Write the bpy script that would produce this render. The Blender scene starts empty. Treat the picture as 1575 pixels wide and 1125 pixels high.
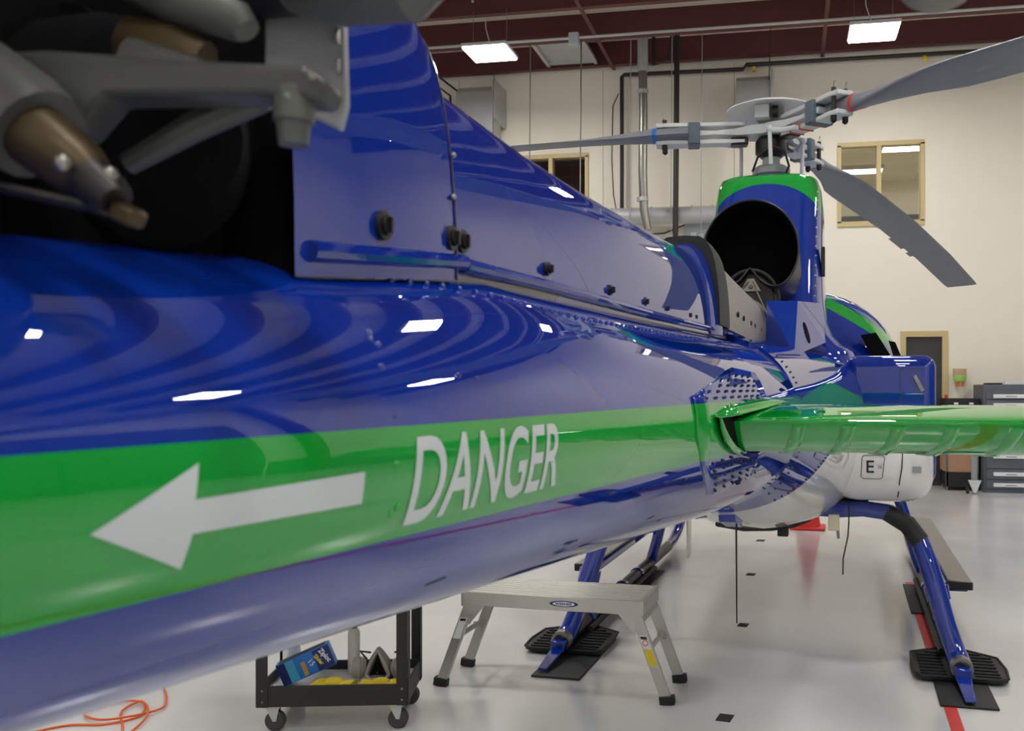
import bpy, bmesh, math, random
from mathutils import Vector, Matrix

random.seed(7)
scene = bpy.context.scene
COL = scene.collection
R = math.radians
# ------------------------------------------------------------------ camera
HROT = R(-3.4)            # the helicopter stands 3.4 degrees off the hangar's axes
CAM_H = Vector((0.5, -6.5, 1.55))          # camera in the helicopter's own frame
CAMROT = Matrix.Rotation(HROT, 4, 'Z')
cam_data = bpy.data.cameras.new('camera')
cam = bpy.data.objects.new('camera', cam_data)
COL.objects.link(cam)
cam.location = CAMROT @ CAM_H
cam.rotation_euler = (R(90), 0, R(10.44))
cam_data.sensor_width = 36.0
cam_data.lens = 36.0 * 1420 / 1575
cam_data.shift_x = -(950 - 787.5) / 1575
cam_data.shift_y = (597 - 562.5) / 1575
cam_data.clip_start = 0.02
cam_data.dof.use_dof = True
cam_data.dof.focus_distance = 4.2
cam_data.dof.aperture_fstop = 11.0
scene.camera = cam
# ------------------------------------------------------------------ world, exposure
world = bpy.data.worlds.new('world')
scene.world = world
world.use_nodes = True
world.node_tree.nodes['Background'].inputs[0].default_value = (0.9, 0.93, 1.0, 1)
world.node_tree.nodes['Background'].inputs[1].default_value = 0.05
LAMP = 70.0               # strength of the ceiling lamps' diffusers
vs = scene.view_settings
vs.view_transform = 'Standard'
vs.look = 'None'
vs.exposure = 0.0
vs.gamma = 1.0
vs.use_curve_mapping = False


# ------------------------------------------------------------------ materials
def new_mat(name):
    m = bpy.data.materials.new(name)
    m.use_nodes = True
    nt = m.node_tree
    return m, nt, nt.nodes['Principled BSDF']


def srgb(r, g, b):
    f = lambda c: (c / 255 / 12.92) if c / 255 <= 0.04045 else ((c / 255 + 0.055) / 1.055) ** 2.4
    return (f(r), f(g), f(b), 1)


def plain(name, col, rough=0.5, metal=0.0, coat=0.0, spec=0.5, noise=0.0, nscale=8.0, bump=0.0):
    m, nt, p = new_mat(name)
    p.inputs['Roughness'].default_value = rough
    p.inputs['Metallic'].default_value = metal
    p.inputs['Coat Weight'].default_value = coat
    p.inputs['Coat Roughness'].default_value = 0.03
    p.inputs['Specular IOR Level'].default_value = spec
    if noise > 0 or bump > 0:
        tc = nt.nodes.new('ShaderNodeTexCoord')
        nz = nt.nodes.new('ShaderNodeTexNoise')
        nz.inputs['Scale'].default_value = nscale
        nz.inputs['Detail'].default_value = 5
        nt.links.new(tc.outputs['Object'], nz.inputs['Vector'])
        cr = nt.nodes.new('ShaderNodeMix')
        cr.data_type = 'RGBA'
        lo = tuple(c * (1 - noise) for c in col[:3]) + (1,)
        hi = tuple(min(1, c * (1 + noise)) for c in col[:3]) + (1,)
        cr.inputs[6].default_value = lo
        cr.inputs[7].default_value = hi
        nt.links.new(nz.outputs['Fac'], cr.inputs[0])
        nt.links.new(cr.outputs[2], p.inputs['Base Color'])
        if bump > 0:
            b = nt.nodes.new('ShaderNodeBump')
            b.inputs['Strength'].default_value = bump
            b.inputs['Distance'].default_value = 0.01
            nt.links.new(nz.outputs['Fac'], b.inputs['Height'])
            nt.links.new(b.outputs['Normal'], p.inputs['Normal'])
    else:
        p.inputs['Base Color'].default_value = col
    return m


def emit(name, col, strength):
    m, nt, p = new_mat(name)
    p.inputs['Base Color'].default_value = (0.8, 0.8, 0.8, 1)
    p.inputs['Emission Color'].default_value = col
    p.inputs['Emission Strength'].default_value = strength
    return m


class N:
    """little expression builder on an object-space position"""
    def __init__(s, nt):
        s.nt = nt
        tc = nt.nodes.new('ShaderNodeTexCoord')
        sp = nt.nodes.new('ShaderNodeSeparateXYZ')
        nt.links.new(tc.outputs['Object'], sp.inputs[0])
        s.x, s.y, s.z = sp.outputs[0], sp.outputs[1], sp.outputs[2]

    def op(s, kind, a, b=None, c=None):
        n = s.nt.nodes.new('ShaderNodeMath')
        n.operation = kind
        for i, v in enumerate((a, b, c)):
            if v is None:
                continue
            if isinstance(v, (int, float)):
                n.inputs[i].default_value = v
            else:
                s.nt.links.new(v, n.inputs[i])
        return n.outputs[0]

    def lt(s, a, b): return s.op('LESS_THAN', a, b)
    def gt(s, a, b): return s.op('GREATER_THAN', a, b)
    def mul(s, a, b): return s.op('MULTIPLY', a, b)
    def add(s, a, b): return s.op('ADD', a, b)
    def mad(s, a, k, c): return s.op('MULTIPLY_ADD', a, k, c)
    def mx(s, a, b): return s.op('MAXIMUM', a, b)

    def mix(s, fac, a, b):
        n = s.nt.nodes.new('ShaderNodeMix')
        n.data_type = 'RGBA'
        s.nt.links.new(fac, n.inputs[0])
        for i, v in ((6, a), (7, b)):
            if isinstance(v, tuple):
                n.inputs[i].default_value = v
            else:
                s.nt.links.new(v, n.inputs[i])
        return n.outputs[2]


BLUE = srgb(6, 46, 148)
GREEN = srgb(8, 158, 52)
WHITE = srgb(226, 227, 226)


def paint(name, fn=None, col=BLUE):
    m, nt, p = new_mat(name)
    p.inputs['Roughness'].default_value = 0.35
    p.inputs['Coat Weight'].default_value = 1.0
    p.inputs['Coat Roughness'].default_value = 0.0
    p.inputs['Coat IOR'].default_value = 1.78
    p.inputs['Specular IOR Level'].default_value = 0.0
    p.inputs['Base Color'].default_value = col
    if fn:
        nt.links.new(fn(N(nt)), p.inputs['Base Color'])
    return m


def boom_fn(n):
    top = n.lt(n.z, 1.5205)
    bot = n.gt(n.z, n.mad(n.y, -0.0215, 1.439 - 0.0215 * 6.17))
    band = n.mul(top, bot)
    return n.mix(band, BLUE, GREEN)


def fus_fn(n):
    # white belly below a line that rises forward, green swoosh on the flank
    line = n.mad(n.y, 0.26, 1.055 + 0.26 * 2.86)
    line = n.op('MINIMUM', line, 1.27)
    white = n.lt(n.z, line)
    up = n.op('MINIMUM', n.mad(n.y, 0.075, 1.517 + 0.075 * 2.9), n.mad(n.y, -0.10, 1.58 - 0.10 * 1.95))
    g = n.mul(n.lt(n.z, up), n.gt(n.z, n.mx(1.40, line)))
    return n.mix(white, n.mix(g, BLUE, GREEN), WHITE)


def cowl_fn(n):
    dz = n.add(n.z, -2.45)
    d = n.op('SQRT', n.add(n.mul(n.x, n.x), n.mul(dz, dz)))
    g = n.mul(n.mul(n.gt(d, 0.42), n.gt(n.z, 2.58)), n.lt(n.y, -0.2))
    return n.mix(g, BLUE, GREEN)


def cabin_fn(n):
    a = n.mad(n.x, -0.62, 2.44)
    g = n.mul(n.lt(n.z, a), n.gt(n.z, n.add(a, -0.10)))
    return n.mix(g, BLUE, GREEN)


M = {}
M['blue'] = paint('blue_paint')
M['green'] = paint('green_paint', col=GREEN)
M['white'] = paint('white_paint', col=WHITE)
M['boom'] = paint('boom_paint', boom_fn)
M['fus'] = paint('fuselage_paint', fus_fn)
M['cowl'] = paint('cowling_paint', cowl_fn)
M['cabin'] = paint('cabin_paint', cabin_fn)
M['decal'] = plain('white_decal', srgb(205, 214, 216), 0.35, coat=0.5)
M['decal_black'] = plain('black_decal', srgb(25, 25, 28), 0.4)
M['rivet'] = plain('dark_rivet', srgb(20, 26, 70), 0.3, coat=0.5)
M['black'] = plain('black_rubber', srgb(26, 26, 28), 0.6)
M['soot_shade'] = plain('soot_shade_black', srgb(8, 8, 9), 0.85, spec=0.1)  # exhaust soot; also stands in for shade in openings and tail parts
M['dark_metal'] = plain('dark_metal', srgb(58, 56, 54), 0.4, metal=0.7, noise=0.3, nscale=20)
M['steel'] = plain('steel', srgb(150, 148, 142), 0.35, metal=0.9)
M['grey_paint'] = plain('grey_paint', srgb(150, 153, 156), 0.45, noise=0.08)
M['light_grey'] = plain('light_grey_paint', srgb(208, 210, 212), 0.4, noise=0.05)
M['blade'] = plain('blade_grey', srgb(124, 128, 136), 0.5, noise=0.06, nscale=3)
M['bluegrey'] = plain('blue_grey_block', srgb(84, 100, 112), 0.5)
M['titanium'] = plain('titanium_sheet', srgb(150, 147, 142), 0.42, metal=0.6, noise=0.1)
M['tr_grey'] = plain('shade_dark_grey_enamel', srgb(88, 90, 86), 0.45, noise=0.2, nscale=30)  # grey darkened for the shade around the tail rotor parts
M['tr_dark'] = plain('shade_dark_grey_casting', srgb(66, 67, 65), 0.4, noise=0.3, nscale=25)  # casting grey with the tail end's shade put into the colour
M['brown'] = plain('shade_dark_brass', srgb(74, 61, 38), 0.4, metal=0.5, noise=0.25, nscale=30)  # brass brown, darkened because the spindle sits in shade
M['alu'] = plain('brushed_aluminium', srgb(196, 194, 188), 0.38, metal=0.75, noise=0.06, nscale=40)
M['alu_tread'] = plain('tread_aluminium', srgb(214, 212, 206), 0.42, metal=0.5)
M['red'] = plain('red_plastic', srgb(214, 52, 44), 0.5)
M['red_tape'] = plain('red_tape', srgb(200, 52, 46), 0.5, noise=0.1)
M['yellow'] = plain('yellow_rubber', srgb(226, 200, 40), 0.6, noise=0.1)
M['orange'] = plain('orange_cord', srgb(226, 104, 48), 0.5)
M['cream_plastic'] = plain('cream_plastic', srgb(214, 206, 180), 0.5)
M['bottle'] = plain('white_bottle', srgb(220, 218, 210), 0.5)
M['grey_plastic'] = plain('grey_plastic', srgb(120, 116, 110), 0.55)
M['filter'] = plain('filter_grey', srgb(150, 146, 140), 0.6)
M['box_blue'] = plain('carton_blue', srgb(38, 116, 200), 0.4)
M['box_dark'] = plain('carton_dark_blue', srgb(18, 40, 110), 0.4)
M['box_light'] = plain('carton_light_blue', srgb(70, 170, 214), 0.4)
M['bread'] = plain('carton_bread_print', srgb(190, 140, 70), 0.5)
M['bag'] = plain('clear_bag', srgb(226, 228, 230), 0.3)
M['wheel'] = plain('caster_wheel', srgb(58, 56, 54), 0.55)
M['cart'] = plain('black_cart', srgb(30, 29, 30), 0.5, noise=0.1)
M['tray_white'] = plain('tray_liner', srgb(206, 206, 204), 0.4)
M['purlin'] = plain('red_oxide_steel', srgb(92, 44, 44), 0.55, noise=0.12, nscale=2)
M['insul'] = plain('roof_insulation', srgb(222, 214, 198), 0.8)
M['wall'] = plain('painted_wall', srgb(238, 231, 215), 0.75, noise=0.02, nscale=2.5)
M['wall_white'] = plain('white_wall', srgb(226, 224, 220), 0.6)
M['seam'] = plain('wall_seam', srgb(196, 182, 158), 0.7)
M['tan'] = plain('tan_frame', srgb(200, 180, 130), 0.5)
M['door'] = plain('dark_door', srgb(52, 52, 50), 0.35, noise=0.1)
M['galv'] = plain('galvanised_steel', srgb(184, 186, 186), 0.4, metal=0.35, noise=0.12, nscale=6)
M['pipe_black'] = plain('black_pipe', srgb(44, 36, 34), 0.5)
M['cabinet'] = plain('grey_cabinet', srgb(92, 98, 106), 0.45, noise=0.03)
M['cabinet_dark'] = plain('dark_sectional_door', srgb(84, 88, 96), 0.5, noise=0.05)
M['cabinet_side'] = plain('cabinet_side', srgb(112, 116, 122), 0.5)
M['drawer_label'] = plain('drawer_label', srgb(232, 234, 238), 0.35)
M['cardboard'] = plain('cardboard', srgb(180, 140, 110), 0.8)
M['paper'] = plain('paper', srgb(224, 226, 230), 0.7)
M['lime'] = plain('lime_fabric', srgb(170, 220, 110), 0.7)
M['orange_f'] = plain('orange_fabric', srgb(220, 120, 60), 0.7)
M['mesh_tan'] = plain('tan_mesh', srgb(200, 170, 140), 0.8)
M['lamp'] = emit('lamp_diffuser', (1.0, 0.98, 0.95, 1), LAMP)
M['office_lamp'] = emit('office_lamp', (1.0, 0.98, 0.92, 1), 14.0)
M['box_grey'] = plain('electrical_grey', srgb(176, 182, 188), 0.5)

# floor: pale epoxy, glossy, faint stains
m, nt, p = new_mat('epoxy_floor')
tc = nt.nodes.new('ShaderNodeTexCoord')
n1 = nt.nodes.new('ShaderNodeTexNoise'); n1.inputs['Scale'].default_value = 0.9; n1.inputs['Detail'].default_value = 6
n2 = nt.nodes.new('ShaderNodeTexNoise'); n2.inputs['Scale'].default_value = 60; n2.inputs['Detail'].default_value = 3
cr = nt.nodes.new('ShaderNodeValToRGB')
cr.color_ramp.elements[0].position = 0.3; cr.color_ramp.elements[0].color = srgb(197, 198, 197)
cr.color_ramp.elements[1].position = 0.7; cr.color_ramp.elements[1].color = srgb(212, 213, 213)
nt.links.new(tc.outputs['Object'], n1.inputs['Vector']); nt.links.new(tc.outputs['Object'], n2.inputs['Vector'])
nt.links.new(n1.outputs['Fac'], cr.inputs[0]); nt.links.new(cr.outputs[0], p.inputs['Base Color'])
mr = nt.nodes.new('ShaderNodeMapRange'); mr.inputs[3].default_value = 0.10; mr.inputs[4].default_value = 0.2
nt.links.new(n1.outputs['Fac'], mr.inputs[0]); nt.links.new(mr.outputs[0], p.inputs['Roughness'])
bp = nt.nodes.new('ShaderNodeBump'); bp.inputs['Strength'].default_value = 0.03; bp.inputs['Distance'].default_value = 0.005
nt.links.new(n2.outputs['Fac'], bp.inputs['Height']); nt.links.new(bp.outputs['Normal'], p.inputs['Normal'])
M['floor'] = m

# window glass: see-through with a mirror-like skin
m = bpy.data.materials.new('window_glass'); m.use_nodes = True; nt = m.node_tree
for nd in list(nt.nodes): nt.nodes.remove(nd)
o = nt.nodes.new('ShaderNodeOutputMaterial'); tr = nt.nodes.new('ShaderNodeBsdfTransparent'); gl = nt.nodes.new('ShaderNodeBsdfGlossy')
mx = nt.nodes.new('ShaderNodeMixShader'); mx.inputs[0].default_value = 0.2
tr.inputs[0].default_value = (0.86, 0.88, 0.86, 1); gl.inputs['Roughness'].default_value = 0.02
nt.links.new(tr.outputs[0], mx.inputs[1]); nt.links.new(gl.outputs[0], mx.inputs[2]); nt.links.new(mx.outputs[0], o.inputs[0])
M['glass'] = m


# ------------------------------------------------------------------ mesh helpers
class MB:
    def __init__(s):
        s.v = []; s.f = []

    def add(s, verts, faces):
        o = len(s.v)
        s.v += [tuple(v) for v in verts]
        s.f += [tuple(i + o for i in f) for f in faces]
        return s

    def box(s, c, d, rot=None):
        x, y, z = d[0] / 2, d[1] / 2, d[2] / 2
        vs = [Vector(p) for p in [(-x, -y, -z), (x, -y, -z), (x, y, -z), (-x, y, -z), (-x, -y, z), (x, -y, z), (x, y, z), (-x, y, z)]]
        if rot is not None:
            vs = [rot @ v for v in vs]
        c = Vector(c)
        return s.add([v + c for v in vs], [(3, 2, 1, 0), (4, 5, 6, 7), (0, 1, 5, 4), (1, 2, 6, 5), (2, 3, 7, 6), (3, 0, 4, 7)])

    def span(s, a, b):
        return s.box([(a[i] + b[i]) / 2 for i in range(3)], [abs(b[i] - a[i]) for i in range(3)])

    def loft(s, rings, caps=(True, True), closed=True):
        n = len(rings[0]); o = len(s.v)
        for r in rings:
            s.v += [tuple(p) for p in r]
        k = n if closed else n - 1
        for i in range(len(rings) - 1):
            for j in range(k):
                a = o + i * n + j; b = o + i * n + (j + 1) % n
                s.f.append((a, b, b + n, a + n))
        if caps[0]: s.f.append(tuple(o + j for j in reversed(range(n))))
        if caps[1]: s.f.append(tuple(o + (len(rings) - 1) * n + j for j in range(n)))
        return s

    def tube(s, pts, r, n=10, caps=True, flat=None):
        pts = [Vector(p) for p in pts]
        rs = r if isinstance(r, (list, tuple)) else [r] * len(pts)
        rings = []; prev = None
        for i, p in enumerate(pts):
            d = (pts[min(i + 1, len(pts) - 1)] - pts[max(i - 1, 0)]).normalized()
            if prev is None:
                up = Vector((0, 0, 1)) if abs(d.z) < 0.9 else Vector((1, 0, 0))
                a = d.cross(up).normalized()
            else:
                a = (prev - d * prev.dot(d)).normalized()
            b = d.cross(a); prev = a
            rings.append([p + a * math.cos(2 * math.pi * j / n) * rs[i] + b * math.sin(2 * math.pi * j / n) * rs[i] * (flat or 1) for j in range(n)])
        return s.loft(rings, (caps, caps))

    def prism(s, poly, ex):
        """poly: 3D points of a planar polygon, ex: extrusion vector"""
        ex = Vector(ex); n = len(poly)
        a = [Vector(p) for p in poly]; b = [p + ex for p in a]
        return s.add(a + b, [tuple(reversed(range(n))), tuple(range(n, 2 * n))] + [(j, (j + 1) % n, n + (j + 1) % n, n + j) for j in range(n)])

    def ball(s, c, r, n=8, sq=(1, 1, 1)):
        c = Vector(c); rings = []
        for i in range(1, n):
            t = math.pi * i / n
            rings.append([c + Vector((r * sq[0] * math.sin(t) * math.cos(2 * math.pi * j / (2 * n)), r * sq[1] * math.sin(t) * math.sin(2 * math.pi * j / (2 * n)), r * sq[2] * math.cos(t))) for j in range(2 * n)])
        return s.loft(list(reversed(rings)))

    def mesh(s, name, mat, smooth=True, angle=32):
        me = bpy.data.meshes.new(name)
        me.from_pydata(s.v, [], s.f)
        me.validate()
        bm = bmesh.new(); bm.from_mesh(me)
        bmesh.ops.recalc_face_normals(bm, faces=bm.faces)
        bm.to_mesh(me); bm.free()
        if smooth:
            for q in me.polygons: q.use_smooth = True
            me.set_sharp_from_angle(angle=R(angle))
        me.materials.append(M[mat] if isinstance(mat, str) else mat)
        return me

    def build(s, name, mat, parent=None, smooth=True, bevel=0.0, seg=2, kind=None, angle=32, loc=None, label=None):
        o = bpy.data.objects.new(name, s.mesh(name, mat, smooth, angle))
        COL.objects.link(o)
        if parent: o.parent = parent
        if loc is not None: o.location = loc
        if bevel:
            b = o.modifiers.new('bevel', 'BEVEL'); b.width = bevel; b.segments = seg; b.limit_method = 'ANGLE'; b.angle_limit = R(40)
        if kind: o['kind'] = kind
        if label: o['label'] = label
        return o


def tag(o, label, cat, group=None):
    o['label'] = label; o['category'] = cat
    if group: o['group'] = group
    return o


def thing(name, label, cat, loc=(0, 0, 0), rz=0.0, group=None):
    o = bpy.data.objects.new(name, None)
    COL.objects.link(o)
    o.empty_display_size = 0.1
    o.location = loc; o.rotation_euler = (0, 0, rz)
    return tag(o, label, cat, group)


def hthing(name, label, cat, loc, rz=0.0, group=None):
    """a thing placed in the helicopter's frame"""
    return thing(name, label, cat, CAMROT @ Vector(loc), HROT + rz, group)


def struct(o):
    o['kind'] = 'structure'
    return o


def linked(src, parent=None, loc=None, rot=None):
    c = src.copy(); COL.objects.link(c)
    if parent is not None: c.parent = parent
    if loc is not None: c.location = loc
    if rot is not None: c.rotation_euler = rot
    return c


def text_mesh(body, size, shear=0.0, offset=0.0, xs=1.0):
    """flat lettering: mesh in the XY plane, x to the right, base line at y = 0"""
    cu = bpy.data.curves.new('text', 'FONT')
    cu.body = body; cu.size = size; cu.shear = shear; cu.offset = offset; cu.resolution_u = 6
    ob = bpy.data.objects.new('text', cu); COL.objects.link(ob)
    dg = bpy.context.evaluated_depsgraph_get()
    me = bpy.data.meshes.new_from_object(ob.evaluated_get(dg))
    bpy.data.objects.remove(ob); bpy.data.curves.remove(cu)
    for v in me.vertices: v.co.x *= xs
    return me


def text_obj(name, body, size, mat, parent, origin, ux, uy, center=True, offset=0.0, shear=0.0, xs=1.0):
    """lettering laid on a flat face: ux reads to the right, uy up"""
    me = text_mesh(body, size, shear, offset, xs)
    xsv = [v.co.x for v in me.vertices]; ysv = [v.co.y for v in me.vertices]
    cx, cy = ((min(xsv) + max(xsv)) / 2, (min(ysv) + max(ysv)) / 2) if center else (0, 0)
    ux, uy, o = Vector(ux).normalized(), Vector(uy).normalized(), Vector(origin)
    for v in me.vertices:
        v.co = o + ux * (v.co.x - cx) + uy * (v.co.y - cy)
    me.materials.clear(); me.materials.append(M[mat])
    ob = bpy.data.objects.new(name, me); COL.objects.link(ob); ob.parent = parent
    return ob


# ================================================================== THE HANGAR
X0, X1, Y0, Y1, ZC = -9.0, 9.5, -13.0, 8.75, 7.32
struct(MB().span((X0 - .3, Y0 - .3, -.2), (X1 + .3, Y1 + .3, 0)).build('floor', 'floor', smooth=False))
ceiling = struct(MB().span((X0 - .3, Y0 - .3, ZC), (X1 + .3, Y1 + .3, ZC + .15)).build('ceiling', 'insul', smooth=False))
struct(MB().span((X0 - .2, Y0, 0), (X0, Y1, ZC)).build('wall_left', 'wall_white', smooth=False))
struct(MB().span((X0 - .2, Y0 - .2, 0), (X1 + .2, Y0, ZC)).build('wall_front', 'wall_white', smooth=False))
# right wall; its unseen sectional door is added, dark, for the boom's reflections
wr = struct(MB().span((X1, Y0, 0), (X1 + .2, Y1, ZC)).build('wall_right', 'wall_white', smooth=False))
dr = struct(MB().span((X1 - .06, -8.5, 0), (X1, 3.5, .04)).build('added_door_2', 'galv', smooth=False))
pan = MB().span((0, 0, 0), (.05, 2.96, .78)).mesh('door_panel', 'cabinet_dark', False)
for i in range(4):
    for j in range(6):
        q = bpy.data.objects.new('door_panel', pan); COL.objects.link(q); q.parent = dr; q.location = (X1 - .06, -8.48 + i * 3.0, .05 + j * .8)
# unseen steel columns along the side walls, added to enrich the boom's reflections
for k, (x, y_) in enumerate([(X1 - .2, yy) for yy in (-10.5, 4.4)] + [(X0 + .2, yy) for yy in (-9, -3.5, 2, 7.2)]):
    struct(MB().span((x - .12, y_ - .012, 0), (x + .12, y_ + .012, ZC)).span((x - .14, y_ - .1, 0), (x - .12, y_ + .1, ZC)).span((x + .12, y_ - .1, 0), (x + .14, y_ + .1, ZC)).build('trim_%d' % (k + 2), 'purlin', smooth=False))
struct(MB().span((X1 - .02, 3.6, 0), (X1, 8.7, 1.1)).build('added_baseboard_right', 'cabinet', smooth=False))  # unseen dark band, added to show in the boom's reflections
# back wall with real openings
holes = [(-4.60, -3.23, 4.20, 5.48), (0.93, 2.21, 4.20, 5.44), (1.95, 2.52, 0.0, 2.37)]
xs = sorted({X0 - .2, X1 + .2} | {h[0] for h in holes} | {h[1] for h in holes})
zs = sorted({0, ZC} | {h[2] for h in holes} | {h[3] for h in holes})
wb = MB()
for i in range(len(xs) - 1):
    for j in range(len(zs) - 1):
        cx, cz = (xs[i] + xs[i + 1]) / 2, (zs[j] + zs[j + 1]) / 2
        if any(h[0] < cx < h[1] and h[2] < cz < h[3] for h in holes): continue
        wb.span((xs[i], Y1, zs[j]), (xs[i + 1], Y1 + .15, zs[j + 1]))
wall_back = struct(wb.build('wall_back', 'wall', smooth=False))
for x in (-7.6, -5.5, -4.85, -2.95, -0.75, 4.6, 6.8):
    MB().span((x - .006, Y1 - .004, 0), (x + .006, Y1 + .001, 6.9)).build('panel_seam', 'seam', wall_back, smooth=False)
struct(MB().span((X0, Y1 - .015, 0), (1.88, Y1, .1)).build('baseboard_back', 'cabinet', smooth=False))


def window(name, x0, x1, z0, z1, xm):
    t = bpy.data.objects.new(name, None); COL.objects.link(t); t.location = ((x0 + x1) / 2, Y1, z0); struct(t)
    mcx = (x0 + x1) / 2
    f = MB(); w = .055
    def sp(a, b): f.span((a[0] - mcx, a[1], a[2] - z0), (b[0] - mcx, b[1], b[2] - z0))
    sp((x0 - .03, -.03, z0 - .06), (x1 + .03, .12, z0 + .02)); sp((x0 - .03, -.03, z1 - .02), (x1 + .03, .12, z1 + .05))
    sp((x0 - .03, -.03, z0), (x0 + .03, .12, z1)); sp((x1 - .03, -.03, z0), (x1 + .03, .12, z1))
    f.build('window_frame', 'tan', t, smooth=False)
    f = MB(); sp((xm - .035, -.02, z0 + .02), (xm + .035, .12, z1 - .02)); f.build('mullion', 'tan', t, smooth=False)
    for a, b in ((x0 + .03, xm - .035), (xm + .035, x1 - .03)):
        f = MB(); sp((a, .085, z0 + .02), (b, .09, z1 - .02)); f.build('pane', 'glass', t, smooth=False)
    return t


window('window_1', *holes[0], -3.86)
window('window_2', *holes[1], 1.545)
# rooms behind the windows
def room(name, x0, x1, z0, z1, dark):
    a = MB(); YB = 14.0 if not dark else 12.0
    a.span((x0, YB, z0), (x1, YB + .1, z1)); a.span((x0 - .1, Y1 + .15, z0), (x0, YB + .1, z1)); a.span((x1, Y1 + .15, z0), (x1 + .1, YB + .1, z1))
    a.span((x0, Y1 + .15, z0 - .1), (x1, YB + .1, z0)); a.span((x0, Y1 + .15, z1), (x1, YB + .1, z1 + .1))
    return struct(a.build(name, 'box_grey' if dark else 'wall', smooth=False))
room('wall_office', 0.2, 4.0, 3.3, 6.0, False)
room('wall_store', -5.4, -2.6, 3.3, 6.2, True)
struct(MB().span((0.25, 13.9, 5.08), (3.95, 14.0, 5.24)).build('trim_1', 'cabinet', smooth=False))
for i, (x, y) in enumerate(((1.5, 12.7), (2.3, 11.0), (3.2, 12.7))):
    t = thing('ceiling_light', ('troffer light in the upstairs office seen through the left pane', 'troffer light in the upstairs office seen through the right pane', 'troffer light deepest in the upstairs office')[i], 'light', (x, y, 5.93), 0, 'office troffers')
    MB().box((0, 0, .03), (1.0, .42, .08)).build('housing', 'wall_white', t, smooth=False)
    MB().box((0, 0, -.015), (.94, .36, .01)).build('diffuser', 'office_lamp', t, smooth=False)
# door in the back wall
t = bpy.data.objects.new('door_1', None); COL.objects.link(t); t.location = (2.235, Y1, 0); struct(t)
MB().span((-.285, .03, 0), (.285, .08, 2.37)).build('door_leaf', 'door', t, smooth=False)
f = MB(); f.span((-.36, -.03, 0), (-.275, .12, 2.45)); f.span((.275, -.03, 0), (.36, .12, 2.45)); f.span((-.275, -.03, 2.36), (.275, .12, 2.45))
f.build('door_frame', 'tan', t, smooth=False)
f = MB().tube([(.2, .03, 1.02), (.2, -.03, 1.02), (.1, -.04, 1.02)], .012); f.build('door_handle', 'steel', t)

# purlins, braces, roof furniture
pm = MB()
pm.span((X0, -.012, -.42), (X1, .012, 0)); pm.span((X0, -.09, -.42), (X1, .0, -.405)); pm.span((X0, 0, -.015), (X1, .09, 0))
pme = pm.mesh('purlin', 'purlin', False)
y = 8.58
ys_p = []
while y > Y0 + .2:
    q = bpy.data.objects.new('purlin', pme); COL.objects.link(q); q.parent = ceiling; q.location = (0, y, ZC)
    ys_p.append(y); y -= 1.18
for x in (-6.3, -2.75, 0.66, 4.2, 7.6):
    MB().span((x - .03, Y0 + .2, 6.88), (x + .03, 8.7, 6.895)).build('brace', 'purlin', ceiling, smooth=False)
# skylight frame
f = MB(); f.span((-3.85, 7.45, 6.93), (-3.79, 8.5, 7.0)); f.span((-3.05, 7.45, 6.93), (-2.99, 8.5, 7.0)); f.span((-3.85, 8.42, 6.94), (-2.99, 8.46, 6.99)); f.span((-3.85, 7.5, 6.98), (-2.99, 8.45, 7.0))
tag(f.build('roof_hatch', 'galv', smooth=False), 'grey steel hatch frame hanging between the purlins under the roof', 'hatch')

# ceiling lamps
lamp_xs = (-4.08, 1.25, 6.58); lamp_ys = (6.15, 1.7, -2.75, -7.2, -11.3)
where = {(-4.08, 6.15): 'white rectangular LED high bay lamp left of the silver pipe', (1.25, 6.15): 'white rectangular LED high bay lamp above the right rotor blade'}
first = None
for yy in lamp_ys:
    for k, xx in enumerate(lamp_xs):
        lab = where.get((xx, yy)) or 'white rectangular LED high bay lamp outside the picture, row %s column %s' % (['one', 'two', 'three', 'four', 'five'][lamp_ys.index(yy)], ['left', 'middle', 'right'][k])
        t = thing('high_bay_lamp', lab, 'lamp', (xx, yy + (.2 if k == 1 else 0), 6.34), 0, 'LED high bay lamps under the roof')
        if first is None:
            first = [MB().box((0, 0, .035), (.66, .62, .05)).build('housing', 'light_grey', t, bevel=.01),
                     MB().box((0, 0, -.002), (.62, .58, .02)).build('diffuser', 'lamp', t, smooth=False),
                     MB().tube([(-.25, 0, .06), (-.25, 0, .62)], .004, 6).build('hanger', 'steel', t),
                     MB().tube([(.25, 0, .06), (.25, 0, .62)], .004, 6).build('hanger', 'steel', t),
                     MB().tube([(0, .05, .06), (-.03, .06, .2), (-.09, .08, .4), (-.1, .1, .6)], .008, 6).build('cord', 'light_grey', t)]
        else:
            for q in first: linked(q, t)

# conduits, pipes, ducts near the back wall
f = MB().tube([(X0 + 3.3, 7.05, 6.95), (X0 + 3.35, 7.05, 6.83), (X1, 7.05, 6.83)], .022, 8)
o = tag(f.build('conduit', 'galv'), 'long grey electrical conduit running under the purlins', 'conduit')
MB().span((-3.13, 7.0, 6.72), (-2.98, 7.12, 6.9)).build('junction_box', 'box_grey', o, bevel=.005)
f = MB().tube([(-4.2, 5.75, 6.92), (-4.2, 5.75, 7.02), (-4.15, 5.75, 7.08), (-4.0, 5.75, 7.1), (-1, 5.75, 7.1)], .018, 8)
tag(f.build('conduit', 'galv'), 'short grey conduit bending down above the left lamp', 'conduit')
f = MB().tube([(-2.6, 8.6, 4.35), (-2.6, 8.6, 6.73), (-2.56, 8.6, 6.76), (-.6, 8.6, 6.73), (-.55, 8.6, 6.8), (4.5, 8.6, 6.78)], .034, 8)
o = tag(f.build('gas_pipe', 'pipe_black'), 'black pipe rising on the back wall, then running right under the roof', 'pipe')
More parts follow.
